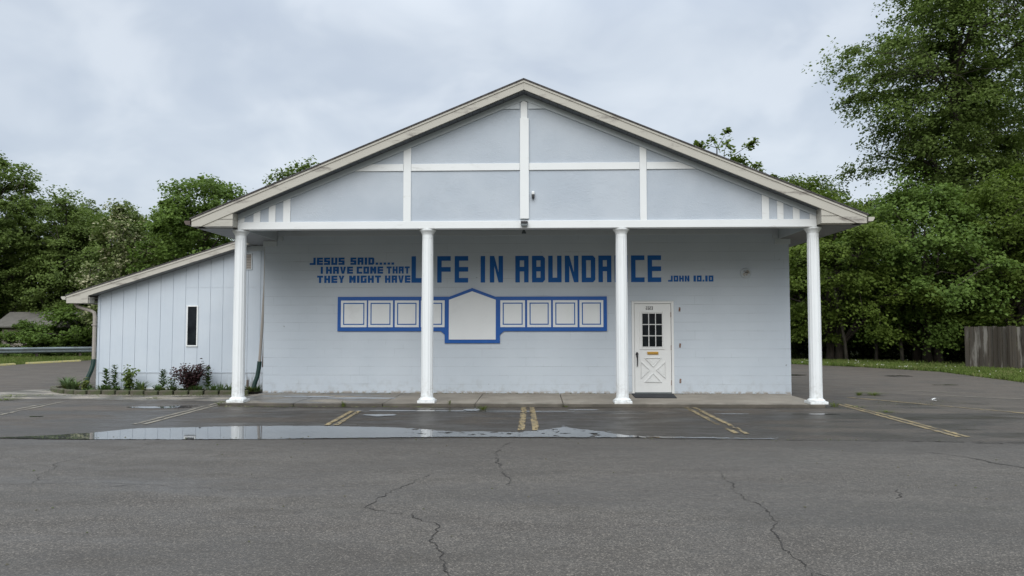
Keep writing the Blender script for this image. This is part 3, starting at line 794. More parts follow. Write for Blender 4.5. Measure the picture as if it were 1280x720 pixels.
W.box(-8.665, -8.632, WY - .022, WY - .001, 1.10, 2.11); W.box(-8.408, -8.375, WY - .022, WY - .001, 1.10, 2.11); W.box(-8.632, -8.408, WY - .022, WY - .001, 2.082, 2.11); W.box(-8.632, -8.408, WY - .026, WY - .001, 1.10, 1.132)
W = W.build('slit_window', M['white_trim'], B, bevel=.003)
MB().box(-8.631, -8.409, WY - .010, WY - .001, 1.133, 2.081).build('pane', M['dark_glass'], W)
V = MB()
V.box(-7.34, -7.045, WY - .02, WY - .001, 2.99, 3.012); V.box(-7.34, -7.045, WY - .02, WY - .001, 3.375, 3.397); V.box(-7.34, -7.318, WY - .02, WY - .001, 3.012, 3.375); V.box(-7.067, -7.045, WY - .02, WY - .001, 3.012, 3.375)
V = V.build('wall_vent', M['rake_trim'], B)
MB().box(-7.317, -7.068, WY - .0025, WY - .001, 3.013, 3.374).build('backing', M['soil'], V)
lv = MB()
for i in range(9):
    z = 3.018 + i * .0395; lv.add([(-7.316, WY - .016, z), (-7.069, WY - .016, z), (-7.069, WY - .003, z + .03), (-7.316, WY - .003, z + .03)], [(0, 1, 2, 3)])
lv.build('louvre', M['downspout'], V)

# downspouts with green flexible hoses
def hose(pts, r, parent):
    P = [Vector(p) for p in pts]; out = []; rr = []
    for a, b in zip(P, P[1:]):
        n = max(2, int((b - a).length / .012))
        for i in range(n): out.append(a + (b - a) * i / n); rr.append(r * (1 + .07 * (len(rr) % 2)))
    MB().tube(out, rr, 12).build('flexible_hose', M['hose'], parent)
ds = MB().tube([(-11.42, 18.0, 2.26), (-11.42, 18.0, 2.16), (-11.37, 18.02, 2.09), (-11.25, 18.03, 2.045), (-11.05, 18.05, 1.985), (-10.965, 18.05, 1.93), (-10.95, 18.05, 1.82), (-10.95, 18.05, .77)], .044, 8)
ds = ds.build('downspout', M['downspout'], B)
MB().box(-11.0, -10.9, 18.0, 18.1, 1.62, 1.65).build('pipe_strap', M['downspout'], ds)
hose([(-10.95, 18.05, .79), (-10.955, 18.04, .66), (-10.98, 18.0, .50), (-11.04, 17.97, .33), (-11.06, 17.96, .14)], .05, ds)
MB().tube([(-11.065, 17.96, .15), (-11.085, 17.95, .06)], .055, 12).build('pipe_end', M['white_trim'], ds)
d2 = MB().tube([(-6.53, 17.62, 3.585), (-6.545, 17.62, 2.6), (-6.60, 17.62, 1.5), (-6.645, 17.62, .74)], .036, 8).build('downspout', M['downspout'], B)
MB().tube([(-6.475, 17.66, 3.585), (-6.49, 17.66, 2.6), (-6.545, 17.66, 1.5), (-6.585, 17.66, .62)], .022, 6).build('conduit', M['downspout_brown'], d2)
hose([(-6.645, 17.62, .76), (-6.66, 17.62, .6), (-6.69, 17.61, .40), (-6.75, 17.6, .22), (-6.77, 17.59, .07)], .05, d2)
MB().tube([(-6.98, 17.75, .05), (-6.98, 17.75, .31)], .028, 8).build('stub_pipe', M['downspout_brown'], B)

# ------------------------------------------------------------------ things on the building
NB = empty('notice_board', (-1.53, 17.17, 1.2), 'long blue framed white notice board with peaked centre panel, fixed on the block wall', 'notice board')
x0, x1 = -4.648, 1.585; cl, cr = -2.148, -.872
fr = MB()
fr.prism([(x0, 1.480), (-2.24, 1.480), (cl, 1.40), (cl, 1.204), (cr, 1.204), (cr, 1.40), (-.78, 1.480), (x1, 1.480), (x1, 2.278), (-.98, 2.278), (-1.515, 2.478), (-2.04, 2.278), (x0, 2.278)], 17.132, 17.168)
fr.build('frame', M['blue_wood'], NB, bevel=.005)
cen = [(-2.052, 1.288), (-.968, 1.288), (-.968, 2.205), (-1.515, 2.402), (-2.052, 2.205)]
MB().prism(cen, 17.122, 17.131).build('centre_panel', M['board_white'], NB, bevel=.003)
for a, b in ((-4.566, -3.962), (-3.928, -3.352), (-3.308, -2.748), (-2.702, -2.150), (-.862, -.293), (-.244, .305), (.348, .912), (.956, 1.502)):
    p = MB().box(a, b, 17.123, 17.131, 1.573, 2.192).build('panel', M['board_white'], NB, bevel=.003)
    i0, i1 = .055, .079; q = MB()
    q.box(a + i0, a + i1, 17.119, 17.1225, 1.573 + i0, 2.192 - i0); q.box(b - i1, b - i0, 17.119, 17.1225, 1.573 + i0, 2.192 - i0)
    q.box(a + i1, b - i1, 17.119, 17.1225, 1.573 + i0, 1.573 + i1); q.box(a + i1, b - i1, 17.119, 17.1225, 2.192 - i1, 2.192 - i0)
    q.build('pinstripe', M['blue_paint'], p)

L = empty('wall_bell', (4.757, 17.168, 2.804), 'round pale wall bell high on the block wall right of the door', 'wall bell')
MB().lathe([(.118, .001), (.118, .02), (.108, .035), (.088, .04)], 28, (4.757, 17.168, 2.804), 'y').build('housing', M['rake_trim'], L)
MB().lathe([(.082, .041), (.078, .055), (.05, .07), (.012, .074)], 28, (4.757, 17.168, 2.804), 'y').build('dome', M['block'], L)
MB().box(4.725, 4.79, 17.088, 17.094, 2.808, 2.828).build('nameplate', M['black_metal'], L)
F = empty('flood_light', (-.265, 14.873, 3.645), 'small black flood light on the porch beam below the centre post', 'flood light')
MB().box(-.335, -.195, 14.80, 14.873, 3.645, 3.700).build('housing', M['black_metal'], F, bevel=.008)
MB().prism([(-.325, 3.600), (-.205, 3.600), (-.19, 3.643), (-.34, 3.643)], 14.79, 14.85).build('lens', M['steel'], F, bevel=.005)
S = empty('motion_sensor', (-.087, 14.908, 4.23), 'tiny white motion sensor with dark lens on the stucco gable', 'sensor')
MB().box(-.118, -.058, 14.84, 14.908, 4.24, 4.31).build('housing', M['white_trim'], S, bevel=.015)
MB().box(-.116, -.060, 14.83, 14.908, 4.165, 4.237).build('lens', M['black_metal'], S, bevel=.012)
H = empty('pendant_lamp', (-.30, 16.2, 3.82), 'small dark lamp hanging from the porch ceiling behind the flood light', 'lamp')
MB().lathe([(.02, 0), (.02, -.13), (.035, -.15), (.05, -.20), (.046, -.205)][::-1], 16, (-.30, 16.2, 3.822)).build('lamp_shade', M['steel'], H)
tag(MB().prism([(2.08, 16.08), (2.95, 16.03), (3.04, 16.93), (2.11, 16.98)], .0615, .078, 'z').build('door_mat', M['black_rubber'], org=(2.55, 16.5, .06), bevel=.004), 'thin black rubber mat on the slab before the white door', 'door mat')

# ------------------------------------------------------------------ leaves
def leaf_mesh(name, C_, Nn, T, S_, width=.34, fold=.10):
    C_ = np.asarray(C_, np.float32); Nn = np.asarray(Nn, np.float32); T = np.asarray(T, np.float32); S_ = np.asarray(S_, np.float32)[:, None]
    Nn = Nn / (np.linalg.norm(Nn, axis=1, keepdims=True) + 1e-6)
    T = T - Nn * (T * Nn).sum(1, keepdims=True); T = T / (np.linalg.norm(T, axis=1, keepdims=True) + 1e-6)
    Sd = np.cross(Nn, T)
    v = np.stack([C_ - T * S_ * .5, C_ + Sd * S_ * width + Nn * S_ * fold, C_ + T * S_ * .5, C_ - Sd * S_ * width + Nn * S_ * fold], 1).reshape(-1, 3)
    n = len(C_); me = bpy.data.meshes.new(name)
    me.vertices.add(4 * n); me.vertices.foreach_set('co', v.astype(np.float32).ravel())
    me.loops.add(4 * n); me.loops.foreach_set('vertex_index', np.arange(4 * n, dtype=np.int32))
    me.polygons.add(n); me.polygons.foreach_set('loop_start', np.arange(0, 4 * n, 4, dtype=np.int32))
    me.update(calc_edges=True); return me

def unit(v): return v / (np.linalg.norm(v, axis=-1, keepdims=True) + 1e-9)

def tree_meshes(seed, H, Rr, base, shape, nclump, nleaf, ls, cr=.75, flat=.5, droop=.15, tr=.22, up=.9, edge=.45, lobes=.25, tuft=False, lean=0., twig=True, trunks=1):
    """tapered trunk with limbs and twigs, and leaf sprays hung on them; returns trunk mesh and crown mesh"""
    r = np.random.default_rng(seed); ph = r.uniform(0, 6.28, 4)
    ts = np.linspace(0, 1, 60); wts = np.maximum([shape(t) for t in ts], .05); wts = wts / wts.sum()
    t = np.clip(r.choice(ts, nclump, p=wts) + r.normal(0, .02, nclump), 0, 1)
    a = r.uniform(0, 6.283, nclump); f = r.uniform(0, 1, nclump) ** edge
    rad = np.array([shape(q) for q in t]) * Rr * f * (1 + lobes * np.sin(2 * a + ph[0] + 3 * t) + lobes * .7 * np.sin(3 * a + ph[1] - 7 * t) + r.normal(0, .10, nclump))
    cz = base + t * (H - base) + r.normal(0, .12, nclump)
    c = np.stack([rad * np.cos(a) + lean * t, rad * np.sin(a), cz], 1)
    out = np.stack([np.cos(a), np.sin(a), np.full(nclump, .35) * (t * 2 - .7) - droop], 1); out = unit(out)
    # leaves
    nl = (nleaf * r.uniform(.5, 1.5, nclump)).astype(int); idx = np.repeat(np.arange(nclump), nl); n = len(idx)
    crr = cr * r.uniform(.55, 1.35, nclump)
    p = r.normal(0, 1, (n, 3)); p = p / np.linalg.norm(p, axis=1, keepdims=True) * (r.uniform(0, 1, (n, 1)) ** .42)
    o = out[idx]; al = (p * o).sum(1, keepdims=True)
    q = (p + o * al * .6) * crr[idx][:, None]; q[:, 2] *= flat
    rxy = np.linalg.norm(q[:, :2], axis=1); q[:, 2] -= droop * rxy * rxy / (crr[idx] + .1)
    # split every clump in finger-like sprays
    fk = r.integers(0, 9, n); fd = unit(r.normal(0, 1, (nclump, 9, 3)) + out[:, None, :] * 1.1)[idx, fk]; fd[:, 2] *= .6
    along = r.uniform(.1, 1.25, n)[:, None]
    q2 = fd * along * crr[idx][:, None] + r.normal(0, .10, (n, 3)) * crr[idx][:, None]; q2[:, 2] -= droop * (along[:, 0] ** 2) * crr[idx] * .6
    m_ = r.uniform(0, 1, (n, 1)) < .62
    pos = c[idx] + np.where(m_, q2, q)
    nor = np.stack([r.normal(0, .62, n), r.normal(0, .62, n), np.full(n, up)], 1) + .35 * o
    tg = o + r.normal(0, .8, (n, 3)); tg[:, 2] -= .4
    if tuft:
        tg = unit(q2) + r.normal(0, .3, (n, 3))
    crown = leaf_mesh('crown', pos, nor, tg, ls * r.uniform(.6, 1.25, n))
    # wood
    mb = MB()
    for kk in range(trunks):
        off = Vector((r.normal(0, .35) * (trunks > 1), r.normal(0, .3) * (trunks > 1), 0)); hh = H * (.93 if kk == 0 else r.uniform(.5, .8)); pts = []; rr = []
        for i in range(11):
            u = i / 10; pts.append((off.x + lean * u + .10 * math.sin(3 * u + ph[2] + kk) * Rr * .3 * u * (1 if trunks == 1 else 2.5), off.y + .09 * math.sin(4 * u + ph[3] + kk) * Rr * .3, hh * u - .05)); rr.append(tr * (1.25 if i == 0 else 1) * (1 - .9 * u) + .012)
        mb.tube(pts, rr, 8)
        if kk == 0: axis = np.array(pts)
    nodes = [axis[k] for k in range(3, 11)]; nr = [tr * (1 - .9 * k / 10) for k in range(3, 11)]
    order = r.permutation(nclump)
    for k in order[:min(26, nclump)]:
        e_ = c[k]; z0 = max(base * .7, min(e_[2] - .45 * math.hypot(e_[0], e_[1]) - .2, H * .85)); j = z0 / (H * .93) * 10; j = int(max(1, min(9, j))); s_ = axis[j]
        r0 = max(.02, tr * (1 - .9 * j / 10) * .55); ps = []
        for i in range(6):
            u = i / 5; w_ = s_ + (e_ - s_) * u; w_ = w_ + np.array([0, 0, .14 * math.sin(math.pi * u) * np.linalg.norm(e_ - s_)]) + r.normal(0, .04, 3) * (0 < i < 5); ps.append(w_)
        mb.tube(ps, [r0 * (1 - .85 * i / 5) + .006 for i in range(6)], 5, False); nodes += ps[2:]
    if twig:
        NA = np.array(nodes)
        for k in order[26:]:
            d = np.linalg.norm(NA - c[k], axis=1); s_ = NA[d.argmin()]; m2 = (s_ + c[k]) / 2 + np.array([0, 0, .08 * d.min()]) + r.normal(0, .05, 3)
            mb.tube([s_, m2, c[k]], [.022, .014, .006], 4, False)
    return mb.mesh('trunk', smooth=True, recalc=False), crown

def tree(name, label, cat, meshes, bark, leaf, x, y, rot=0., sc=1., group=None, z=-.05, sz=None):
    t = empty(name, (x, y, z), label, cat, group); t.rotation_euler = (0, 0, rot); t.scale = (sc, sc, sz or sc)
    a = bpy.data.objects.new('trunk', meshes[0]); b = bpy.data.objects.new('crown', meshes[1])
    for o, m in ((a, bark), (b, leaf)):
        col.objects.link(o); o.parent = t
        if not o.data.materials: o.data.materials.append(m)
        if o.data.materials[0] is not m: o.material_slots[0].link = 'OBJECT'; o.material_slots[0].material = m
    return t
dome = lambda t: max(0., 1 - (2 * t - .85) ** 2 / 1.35) ** .6
wide = lambda t: max(0., 1 - (1.02 * t) ** 2.6) ** .75 * (.72 + .28 * min(1, t * 4))
tall = lambda t: max(0., 1 - 1.6 * (t * 2 - .88) ** 2)
egg = lambda t: max(0., math.sin(math.pi * min(1., (t * .93 + .07)) ** .8)) ** .7

TM = {}
TM['broad'] = tree_meshes(1, 8.2, 3.7, 1.2, wide, 190, 250, .165, .80, .5, .22, .20, trunks=2)
TM['broad2'] = tree_meshes(2, 8.4, 3.5, 1.0, wide, 180, 250, .165, .85, .48, .25, .18, trunks=3)
TM['giant'] = tree_meshes(3, 30., 5.7, 4.0, tall, 430, 270, .185, 1.2, .30, .36, .42, edge=.62, lobes=.13)
TM['dark'] = tree_meshes(4, 11.5, 3.4, 1.6, egg, 230, 165, .19, .82, .42, .15, .24, edge=.55, lobes=.32)
TM['dark2'] = tree_meshes(5, 10.5, 3.0, 1.0, dome, 205, 165, .19, .78, .45, .1, .2, edge=.5, lobes=.34)
TM['vase'] = tree_meshes(6, 9.3, 3.3, 1.2, dome, 190, 230, .18, .75, .45, .05, .2, edge=.4)
TM['slim'] = tree_meshes(7, 8.4, 1.9, .8, egg, 110, 230, .17, .65, .6, .2, .14)
TM['sparse'] = tree_meshes(8, 13., 2.6, 4., dome, 95, 75, .26, .50, .9, .1, .2, lobes=.5, edge=.35, tuft=True)
TM['bush'] = tree_meshes(9, 2.8, 1.9, .05, lambda t: max(0., 1 - t ** 2.2) ** .6, 85, 190, .15, .5, .65, .1, .05, trunks=4)
TM['bush2'] = tree_meshes(10, 3.4, 2.2, .05, lambda t: max(0., 1 - t ** 2.6) ** .6, 95, 190, .16, .55, .6, .15, .06, trunks=4)

dk, md, br, pl = M['leaf_dark'], M['leaf_mid'], M['leaf_bright'], M['leaf_pale']
bk, bg = M['bark'], M['bark_grey']
T = tree
# left group
T('leafy_tree', 'tallest dark tree at the left end of the treeline', 'tree', TM['dark'], bk, dk, -32.6, 43, .3, 1.06)
T('leafy_tree', 'dark open-crowned tree beside the tallest tree at the left', 'tree', TM['dark2'], bk, dk, -29.0, 44.5, 1.4, .93)
T('leafy_tree', 'dark round tree between the open-crowned tree and the pale blossoming tree', 'tree', TM['dark'], bk, dk, -26.2, 46, 2.7, .82)
T('blossoming_tree', 'slim pale tree with creamy blossom in the left treeline', 'tree', TM['slim'], bg, pl, -22.6, 39.5, .5, 1.0)
T('leafy_tree', 'broad bright green tree behind the lean-to roof', 'tree', TM['vase'], bk, br, -18.0, 39.5, .9, 1.03)
T('leafy_tree', 'mid green tree below the pale blossoming tree behind the gutter', 'tree', TM['broad'], bk, md, -20.9, 43.5, 2.1, .98)
T('leafy_tree', 'dark tree whose tip shows above the left roof slope', 'tree', TM['slim'], bk, dk, -16.3, 50, 3.0, 1.55)
T('leafy_tree', 'low dark tree overhanging the tan shed roof', 'tree', TM['broad2'], bk, dk, -28.0, 44.2, 1.0, .80, z=1.5)
T('leafy_tree', 'mid green tree behind the lean-to fascia near the porch eave', 'tree', TM['broad2'], bk, md, -14.6, 43, 2.6, .95)
bgl = 'dark tree in the back row of the left treeline'
for i, (x, y, r_, s_) in enumerate([(-38, 52, .2, 1.1), (-33.5, 54, 1.7, .95), (-29, 55, 4.1, .9), (-24.5, 53, 2.9, .88), (-20, 54, 5.2, .92), (-40, 45, 3.3, 1.0), (-35.5, 46, 2.0, .9)]):
    T('leafy_tree', bgl, 'tree', TM['dark' if i % 2 else 'dark2'], bk, dk, x, y, r_, s_, 'back row of the left treeline')
sl = M['leaf_shrub']
for lab, k, x, y, r_, s_ in [('bright green shrub behind the guardrail below the tan shed', 'bush', -27.4, 39.2, .4, .66), ('low green shrub behind the guardrail at the left edge', 'bush2', -30.0, 38.2, 2.2, .55),
                             ('tall bright shrub behind the guardrail right of the tan shed', 'bush2', -24.8, 40.9, 1.2, .92), ('green shrub behind the guardrail end by the downspout', 'bush', -23.0, 41.2, 3.1, 1.05),
                             ('mid green shrub at the left foot of the treeline', 'bush', -32.6, 37.9, 5.0, .75)]:
    T('shrub', lab, 'shrub', TM[k], bk, sl, x, y, r_, s_ * 1.25, sz=s_)
# right group
T('giant_tree', 'very tall dark tree rising out of frame above the right treeline', 'tree', TM['giant'], bk, dk, 23.4, 42, .5, 1.0)
T('giant_tree', 'second very tall tree at the right edge of the frame', 'tree', TM['giant'], bk, dk, 34.0, 47, 2.6, .9)
T('leafy_tree', 'broad green tree behind the right porch column', 'tree', TM['broad'], bk, md, 13.9, 35.2, .2, .95)
T('leafy_tree', 'broad green tree overhanging the verge left of the wooden fence', 'tree', TM['broad2'], bk, br, 17.4, 34.5, 1.9, 1.03)
T('leafy_tree', 'broad green tree behind the grey wooden fence', 'tree', TM['broad'], bk, md, 20.6, 33.0, 3.5, 1.02)
T('leafy_tree', 'green tree at the far right behind the fence', 'tree', TM['broad2'], bk, md, 24.5, 34, 4.4, 1.04)
T('leafy_tree', 'green tree next to the right corner of the building', 'tree', TM['dark2'], bk, md, 12.6, 39, 2.5, .84)
T('sparse_tree', 'sparse tree with tufted leaf tips above the right roof slope', 'tree', TM['sparse'], bk, md, 11.2, 46, .4, 1.05)
T('sparse_tree', 'lower sparse tree with tufted tips between the first sparse tree and the right eave', 'tree', TM['sparse'], bk, md, 13.1, 46, 2.9, .90)
T('leafy_tree', 'green tree top showing above the right eave', 'tree', TM['vase'], bk, md, 14.6, 44.5, 1.1, 1.12)
T('leafy_tree', 'dark tree top between the right eave and the very tall tree', 'tree', TM['dark2'], bk, dk, 17.4, 46, 2.0, .98)
for i, (x, y, r_, s_) in enumerate([(12, 48, .2, .85), (17, 50, 1.7, .8), (23, 50, 4.1, .95), (29, 48, 2.9, .95), (31, 40, .6, .9), (27, 39.5, 5.2, .75)]):
    T('leafy_tree', 'dark tree in the back row of the right treeline', 'tree', TM['dark' if i % 2 else 'dark2'], bk, dk, x, y, r_, s_, 'back row of the right treeline')
for i, (x, y, r_, s_) in enumerate([(11.6, 40.5, .4, 1.1), (14.6, 40, 2.2, 1.05), (17.6, 39.5, 1.2, 1.1), (20.6, 38.5, 3.1, 1.15), (23.6, 38, 4.0, 1.1), (26.8, 37, 5.0, 1.1)]):
    T('shrub', 'dark understory shrub beneath the right treeline', 'shrub', TM['bush2' if i % 2 else 'bush'], bk, dk, x, y, r_, s_, 'understory shrubs of the right treeline')
# slender bare trunks below the right crowns
for lab, x, y, h, ln in [('slender leaning grey trunk in the shade right of the porch column', 14.1, 34.6, 3.4, -.5), ('slender upright grey trunk below the broad right trees', 15.6, 35.0, 3.6, .1), ('thicker short grey trunk near the middle of the right verge', 16.4, 34.2, 3.0, -.25)]:
    t = empty('tree_trunk', (x, y, -.03), lab, 'tree trunk')
    MB().tube([(x, y, -.05), (x + ln * .2, y, h * .3), (x + ln * .6, y, h * .65), (x + ln, y, h)], [.09, .075, .065, .05], 8).build('trunk', bg, t, smooth=True)
    MB().tube([(x + ln * .6, y, h * .65), (x + ln * .6 + .4, y + .1, h * .95)], [.04, .02], 6).build('branch', bg, t)

# ------------------------------------------------------------------ fence, guardrail, shed, parking blocks
A0, A1 = Vector((15.89, 28.34, 0)), Vector((22.5, 24.9, 0)); d = (A1 - A0); Ln = d.length; ang = math.atan2(d.y, d.x)
FN = empty('wooden_fence', A0, 'weathered grey wooden board fence on the grass verge at the right', 'fence'); FN.rotation_euler = (0, 0, ang)
ORG[FN.name] = Vector((0, 0, 0))
bd = MB(); s_ = 0
while s_ < Ln:
    h = 1.58 + random.uniform(-.025, .03); j = random.uniform(-.004, .004)
    bd.box(s_ + .004, s_ + .142, -.012 + j, .010 + j, .02 + random.uniform(0, .03), h); s_ += .146
bd.build('boards', M['fence'], FN)
for z in (.35, 1.25): MB().box(0, Ln, .014, .055, z, z + .09).build('rail', M['fence'], FN)
for i in range(4): MB().box(i * 2.4, i * 2.4 + .1, .057, .155, -.1, 1.5).build('post', M['fence'], FN)

g0, g1 = Vector((-33.0, 32.9, 0)), Vector((-14.0, 42.6, 0)); gd = (g1 - g0).normalized(); gl_ = (g1 - g0).length
GR = empty('guardrail', g0, 'long grey steel guardrail in front of the shrubs at the left', 'guardrail'); GR.rotation_euler = (0, 0, math.atan2(gd.y, gd.x)); ORG[GR.name] = Vector((0, 0, 0))
pr = [(0, .24), (-.03, .27), (-.075, .30), (-.075, .34), (-.02, .37), (-.02, .41), (-.075, .44), (-.075, .48), (-.03, .51), (0, .54)]
rl = MB(); n = len(pr)
rl.v = [(x, a, b) for x in (0, gl_) for a, b in pr] + [(x, a + .01, b) for x in (0, gl_) for a, b in pr]
rl.f = [(i, i + 1, i + 1 + n, i + n) for i in range(n - 1)] + [(2 * n + i, 2 * n + i + n, 2 * n + i + n + 1, 2 * n + i + 1) for i in range(n - 1)]
rl.build('rail', M['steel'], GR, recalc=False)
for i in range(12): MB().box(1 + i * 1.9, 1.11 + i * 1.9, .012, .14, -.1, .50).build('post', M['bark'], GR)

SH = empty('shed', (-27.6, 41.3, 0), 'low shed with a tan roof half hidden by shrubs at the left', 'shed')
MB().box(-29.9, -25.6, 40.6, 42.6, 0, 1.75).build('wall', M['tan_wall'], SH)
MB().prism([(40.2, 1.62), (41.6, 2.42), (43.0, 1.62), (43.0, 1.54), (41.6, 2.34), (40.2, 1.54)], -30.2, -25.3, 'x').build('roof', M['tan_roof'], SH)
for lab, a, b in (('long yellow parking block at the left edge of the lot', (-21.9, 28.2), (-21.75, 30.3)), ('second yellow parking block beyond the first along the grass', (-21.65, 30.9), (-20.9, 33.4))):
    v0, v1 = Vector((*a, 0)), Vector((*b, 0)); q = empty('parking_block', v0, lab, 'parking block', 'yellow parking blocks'); q.rotation_euler = (0, 0, math.atan2(v1.y - v0.y, v1.x - v0.x)); ORG[q.name] = Vector((0, 0, 0))
    LL = (v1 - v0).length
    MB().prism([(-.09, .0), (.09, .0), (.06, .075), (-.06, .075)], 0, LL, 'x').build('block', M['yellow_paint'], q, bevel=.01)

# ------------------------------------------------------------------ flower bed
path = [(-12.05, 18.75), (-12.15, 18.35), (-11.75, 17.82), (-11.3, 17.45), (-10.77, 17.24), (-8.78, 17.15), (-6.75, 17.30)]
cum = [0]
for p, q in zip(path, path[1:]): cum.append(cum[-1] + math.hypot(q[0] - p[0], q[1] - p[1]))
def at(s):
    for i in range(len(path) - 1):
        if s <= cum[i + 1] + 1e-6:
            u = (s - cum[i]) / (cum[i + 1] - cum[i]); return path[i][0] + (path[i + 1][0] - path[i][0]) * u, path[i][1] + (path[i + 1][1] - path[i][1]) * u
    return path[-1]
nb = int(cum[-1] / .33)
eb = MB().box(-.155, .155, -.06, .06, -.02, .105).mesh('edging_block')
eb.materials.append(M['edging'])
for i in range(nb):
    s = (i + .5) * cum[-1] / nb; x, y = at(s); xa, ya = at(s - .12); xb, yb = at(min(cum[-1], s + .12))
    o = bpy.data.objects.new('edging_block', eb); col.objects.link(o); o.location = (x, y, random.uniform(-.006, .006)); o.rotation_euler = (random.uniform(-.03, .03), random.uniform(-.02, .02), math.atan2(yb - ya, xb - xa) + random.uniform(-.03, .03))
    m_ = o.modifiers.new('bevel', 'BEVEL'); m_.width = .022; m_.segments = 3
    tag(o, 'mossy concrete edging block in the kerb of the flower bed', 'edging block', 'edging blocks round the flower bed')

def blades(n, h, spread, w, r, arch=.6, base_r=.05):
    mb = MB()
    for i in range(n):
        a = r.uniform(0, 6.283); hh = h * r.uniform(.55, 1.1); sp = spread * r.uniform(.3, 1.1); b0 = r.uniform(0, base_r); c_, s2 = math.cos(a), math.sin(a); pts = []
        for k in range(5):
            u = k / 4; rad = b0 + sp * u ** 1.5; z = hh * (u - arch * u * u * .6); ww = w * (1 - u) ** .6 * (.6 + .4 * min(1, u * 4)) if k < 4 else .001
            pts.append(((rad * c_ - ww * s2, rad * s2 + ww * c_, z), (rad * c_ + ww * s2, rad * s2 - ww * c_, z)))
        for k in range(4): mb.quad(pts[k][0], pts[k][1], pts[k + 1][1], pts[k + 1][0])
    return mb
def plant(name, label, cat, x, y, z, parts, group=None):
    t = empty(name, (x, y, z), label, cat, group); ORG[t.name] = Vector((0, 0, 0))
    for nm_, mb, m_ in parts:
        if isinstance(mb, MB): mb.build(nm_, m_, t, recalc=False)
        else: link_mesh(nm_, mb, m_, t)
    return t
def lily(h, seed, nl=95, ll=.15):
    r = np.random.default_rng(seed); st = MB().tube([(0, 0, 0), (.01, 0, h * .5), (.0, .01, h)], [.009, .008, .005], 6)
    z = r.uniform(.12, 1., nl) * h; a = r.uniform(0, 6.283, nl); o = np.stack([np.cos(a), np.sin(a), np.full(nl, .45)], 1); L_ = ll * (1.15 - .5 * z / h)
    pos = np.stack([np.zeros(nl), np.zeros(nl), z], 1) + o * L_[:, None] * .5
    nor = np.stack([-.5 * np.cos(a), -.5 * np.sin(a), np.ones(nl)], 1)
    return [('stem', st, M['leaf_lily']), ('leaves', leaf_mesh('leaves', pos, nor, o, L_, .17, .03), M['leaf_lily'])]
def bushlet(h, rr, n, ls, seed, stems=7, bare=.15):
    r = np.random.default_rng(seed); st = MB(); pts = []
    for i in range(stems):
        a = r.uniform(0, 6.28); e_ = np.array([math.cos(a) * rr * r.uniform(.1, 1), math.sin(a) * rr * r.uniform(.1, .8), h * r.uniform(.7, 1.05)])
        P = [e_ * u * np.array([u ** .5, u ** .5, 1]) for u in np.linspace(0.02, 1, 6)]; st.tube(P, [.007] * 5 + [.003], 5, False); pts += [P[k] for k in range(1, 6)]
    pts = np.array(pts); k = r.integers(0, len(pts), n); pos = pts[k] + r.normal(0, .055, (n, 3)) * (h / .5); pos[:, 2] = np.maximum(pos[:, 2], .02)
    nor = np.stack([r.normal(0, .6, n), r.normal(0, .6, n) - .3, np.ones(n)], 1)
    return st, leaf_mesh('leaves', pos, nor, r.normal(0, 1, (n, 3)), ls * r.uniform(.6, 1.2, n), .32)
pr_ = random.Random(5); Zs = .05
def X17(px): return (px - 120.5) * .0196 - 10.6
hos, lil, wee, red = M['leaf_hosta'], M['leaf_lily'], M['leaf_weed'], M['leaf_red']
plant('iris_clump', 'spiky grey-green clump at the outer left corner of the flower bed', 'plant', -11.65, 18.1, Zs, [('leaves', blades(90, .46, .34, .018, pr_), hos)])
plant('iris_clump', 'smaller spiky clump beside the outer corner clump', 'plant', -11.42, 17.85, Zs, [('leaves', blades(70, .38, .28, .018, pr_), hos)])
plant('broadleaf_plant', 'broad-leaved pale green plant left of the white hose end', 'plant', -11.22, 17.72, Zs, [('leaves', blades(34, .40, .26, .042, pr_), hos)])
s_, l_ = bushlet(.25, .22, 200, .07, 31)
plant('weed_clump', 'low leafy clump at the foot of the green hose', 'plant', -10.85, 17.55, Zs, [('stem', s_, lil), ('leaves', l_, M['leaf_weed'])])
for lab, x, h, sd in (('left one of two tall lily stems against the pale siding', -10.42, .52, 1), ('taller right one of two lily stems against the pale siding', -10.22, .60, 2), ('thin reddish-tipped lily stem left of the dark red bush', -9.02, .50, 3), ('tall lily stem right of the dark red bush', -7.92, .55, 4)):
    plant('lily_plant', lab, 'plant', x, 17.7, Zs, lily(h, sd))
s_, l_ = bushlet(.46, .2, 320, .10, 41, 6)
plant('dark_leaf_plant', 'dark green leafy plant beside the two lily stems', 'plant', -9.84, 17.65, Zs, [('stem', s_, lil), ('leaves', l_, M['leaf_dark'])])
plant('iris_clump', 'spiky pale clump in the middle of the flower bed', 'plant', -9.52, 17.6, Zs, [('leaves', blades(44, .38, .34, .02, pr_), hos)])
plant('iris_clump', 'small green tuft below the two lily stems', 'plant', -10.3, 17.55, Zs, [('leaves', blades(60, .26, .26, .016, pr_), lil)])
plant('weed_clump', 'yellow-green weed clump spilling over the edging', 'plant', -8.88, 17.42, Zs, [('leaves', blades(50, .2, .14, .01, pr_), wee)])
s_, l_ = bushlet(.58, .48, 2200, .066, 51, 20)
plant('red_bush', 'dark red-leaved bush in the flower bed against the siding', 'bush', -8.32, 17.65, Zs, [('stem', s_, bk), ('leaves', l_, red)])
s_, l_ = bushlet(.40, .12, 120, .06, 52, 4)
plant('sapling', 'thin leafy sapling just left of the dark red bush', 'plant', -8.74, 17.62, Zs, [('stem', s_, lil), ('leaves', l_, lil)])
plant('broadleaf_plant', 'green broad-leaved plant in front of the dark red bush', 'plant', -8.12, 17.5, Zs, [('leaves', blades(24, .25, .18, .028, pr_), lil)])
plant('iris_clump', 'small spiky shoots between the tall lily stem and the column', 'plant', -7.62, 17.65, Zs, [('leaves', blades(12, .36, .08, .012, pr_), lil)])
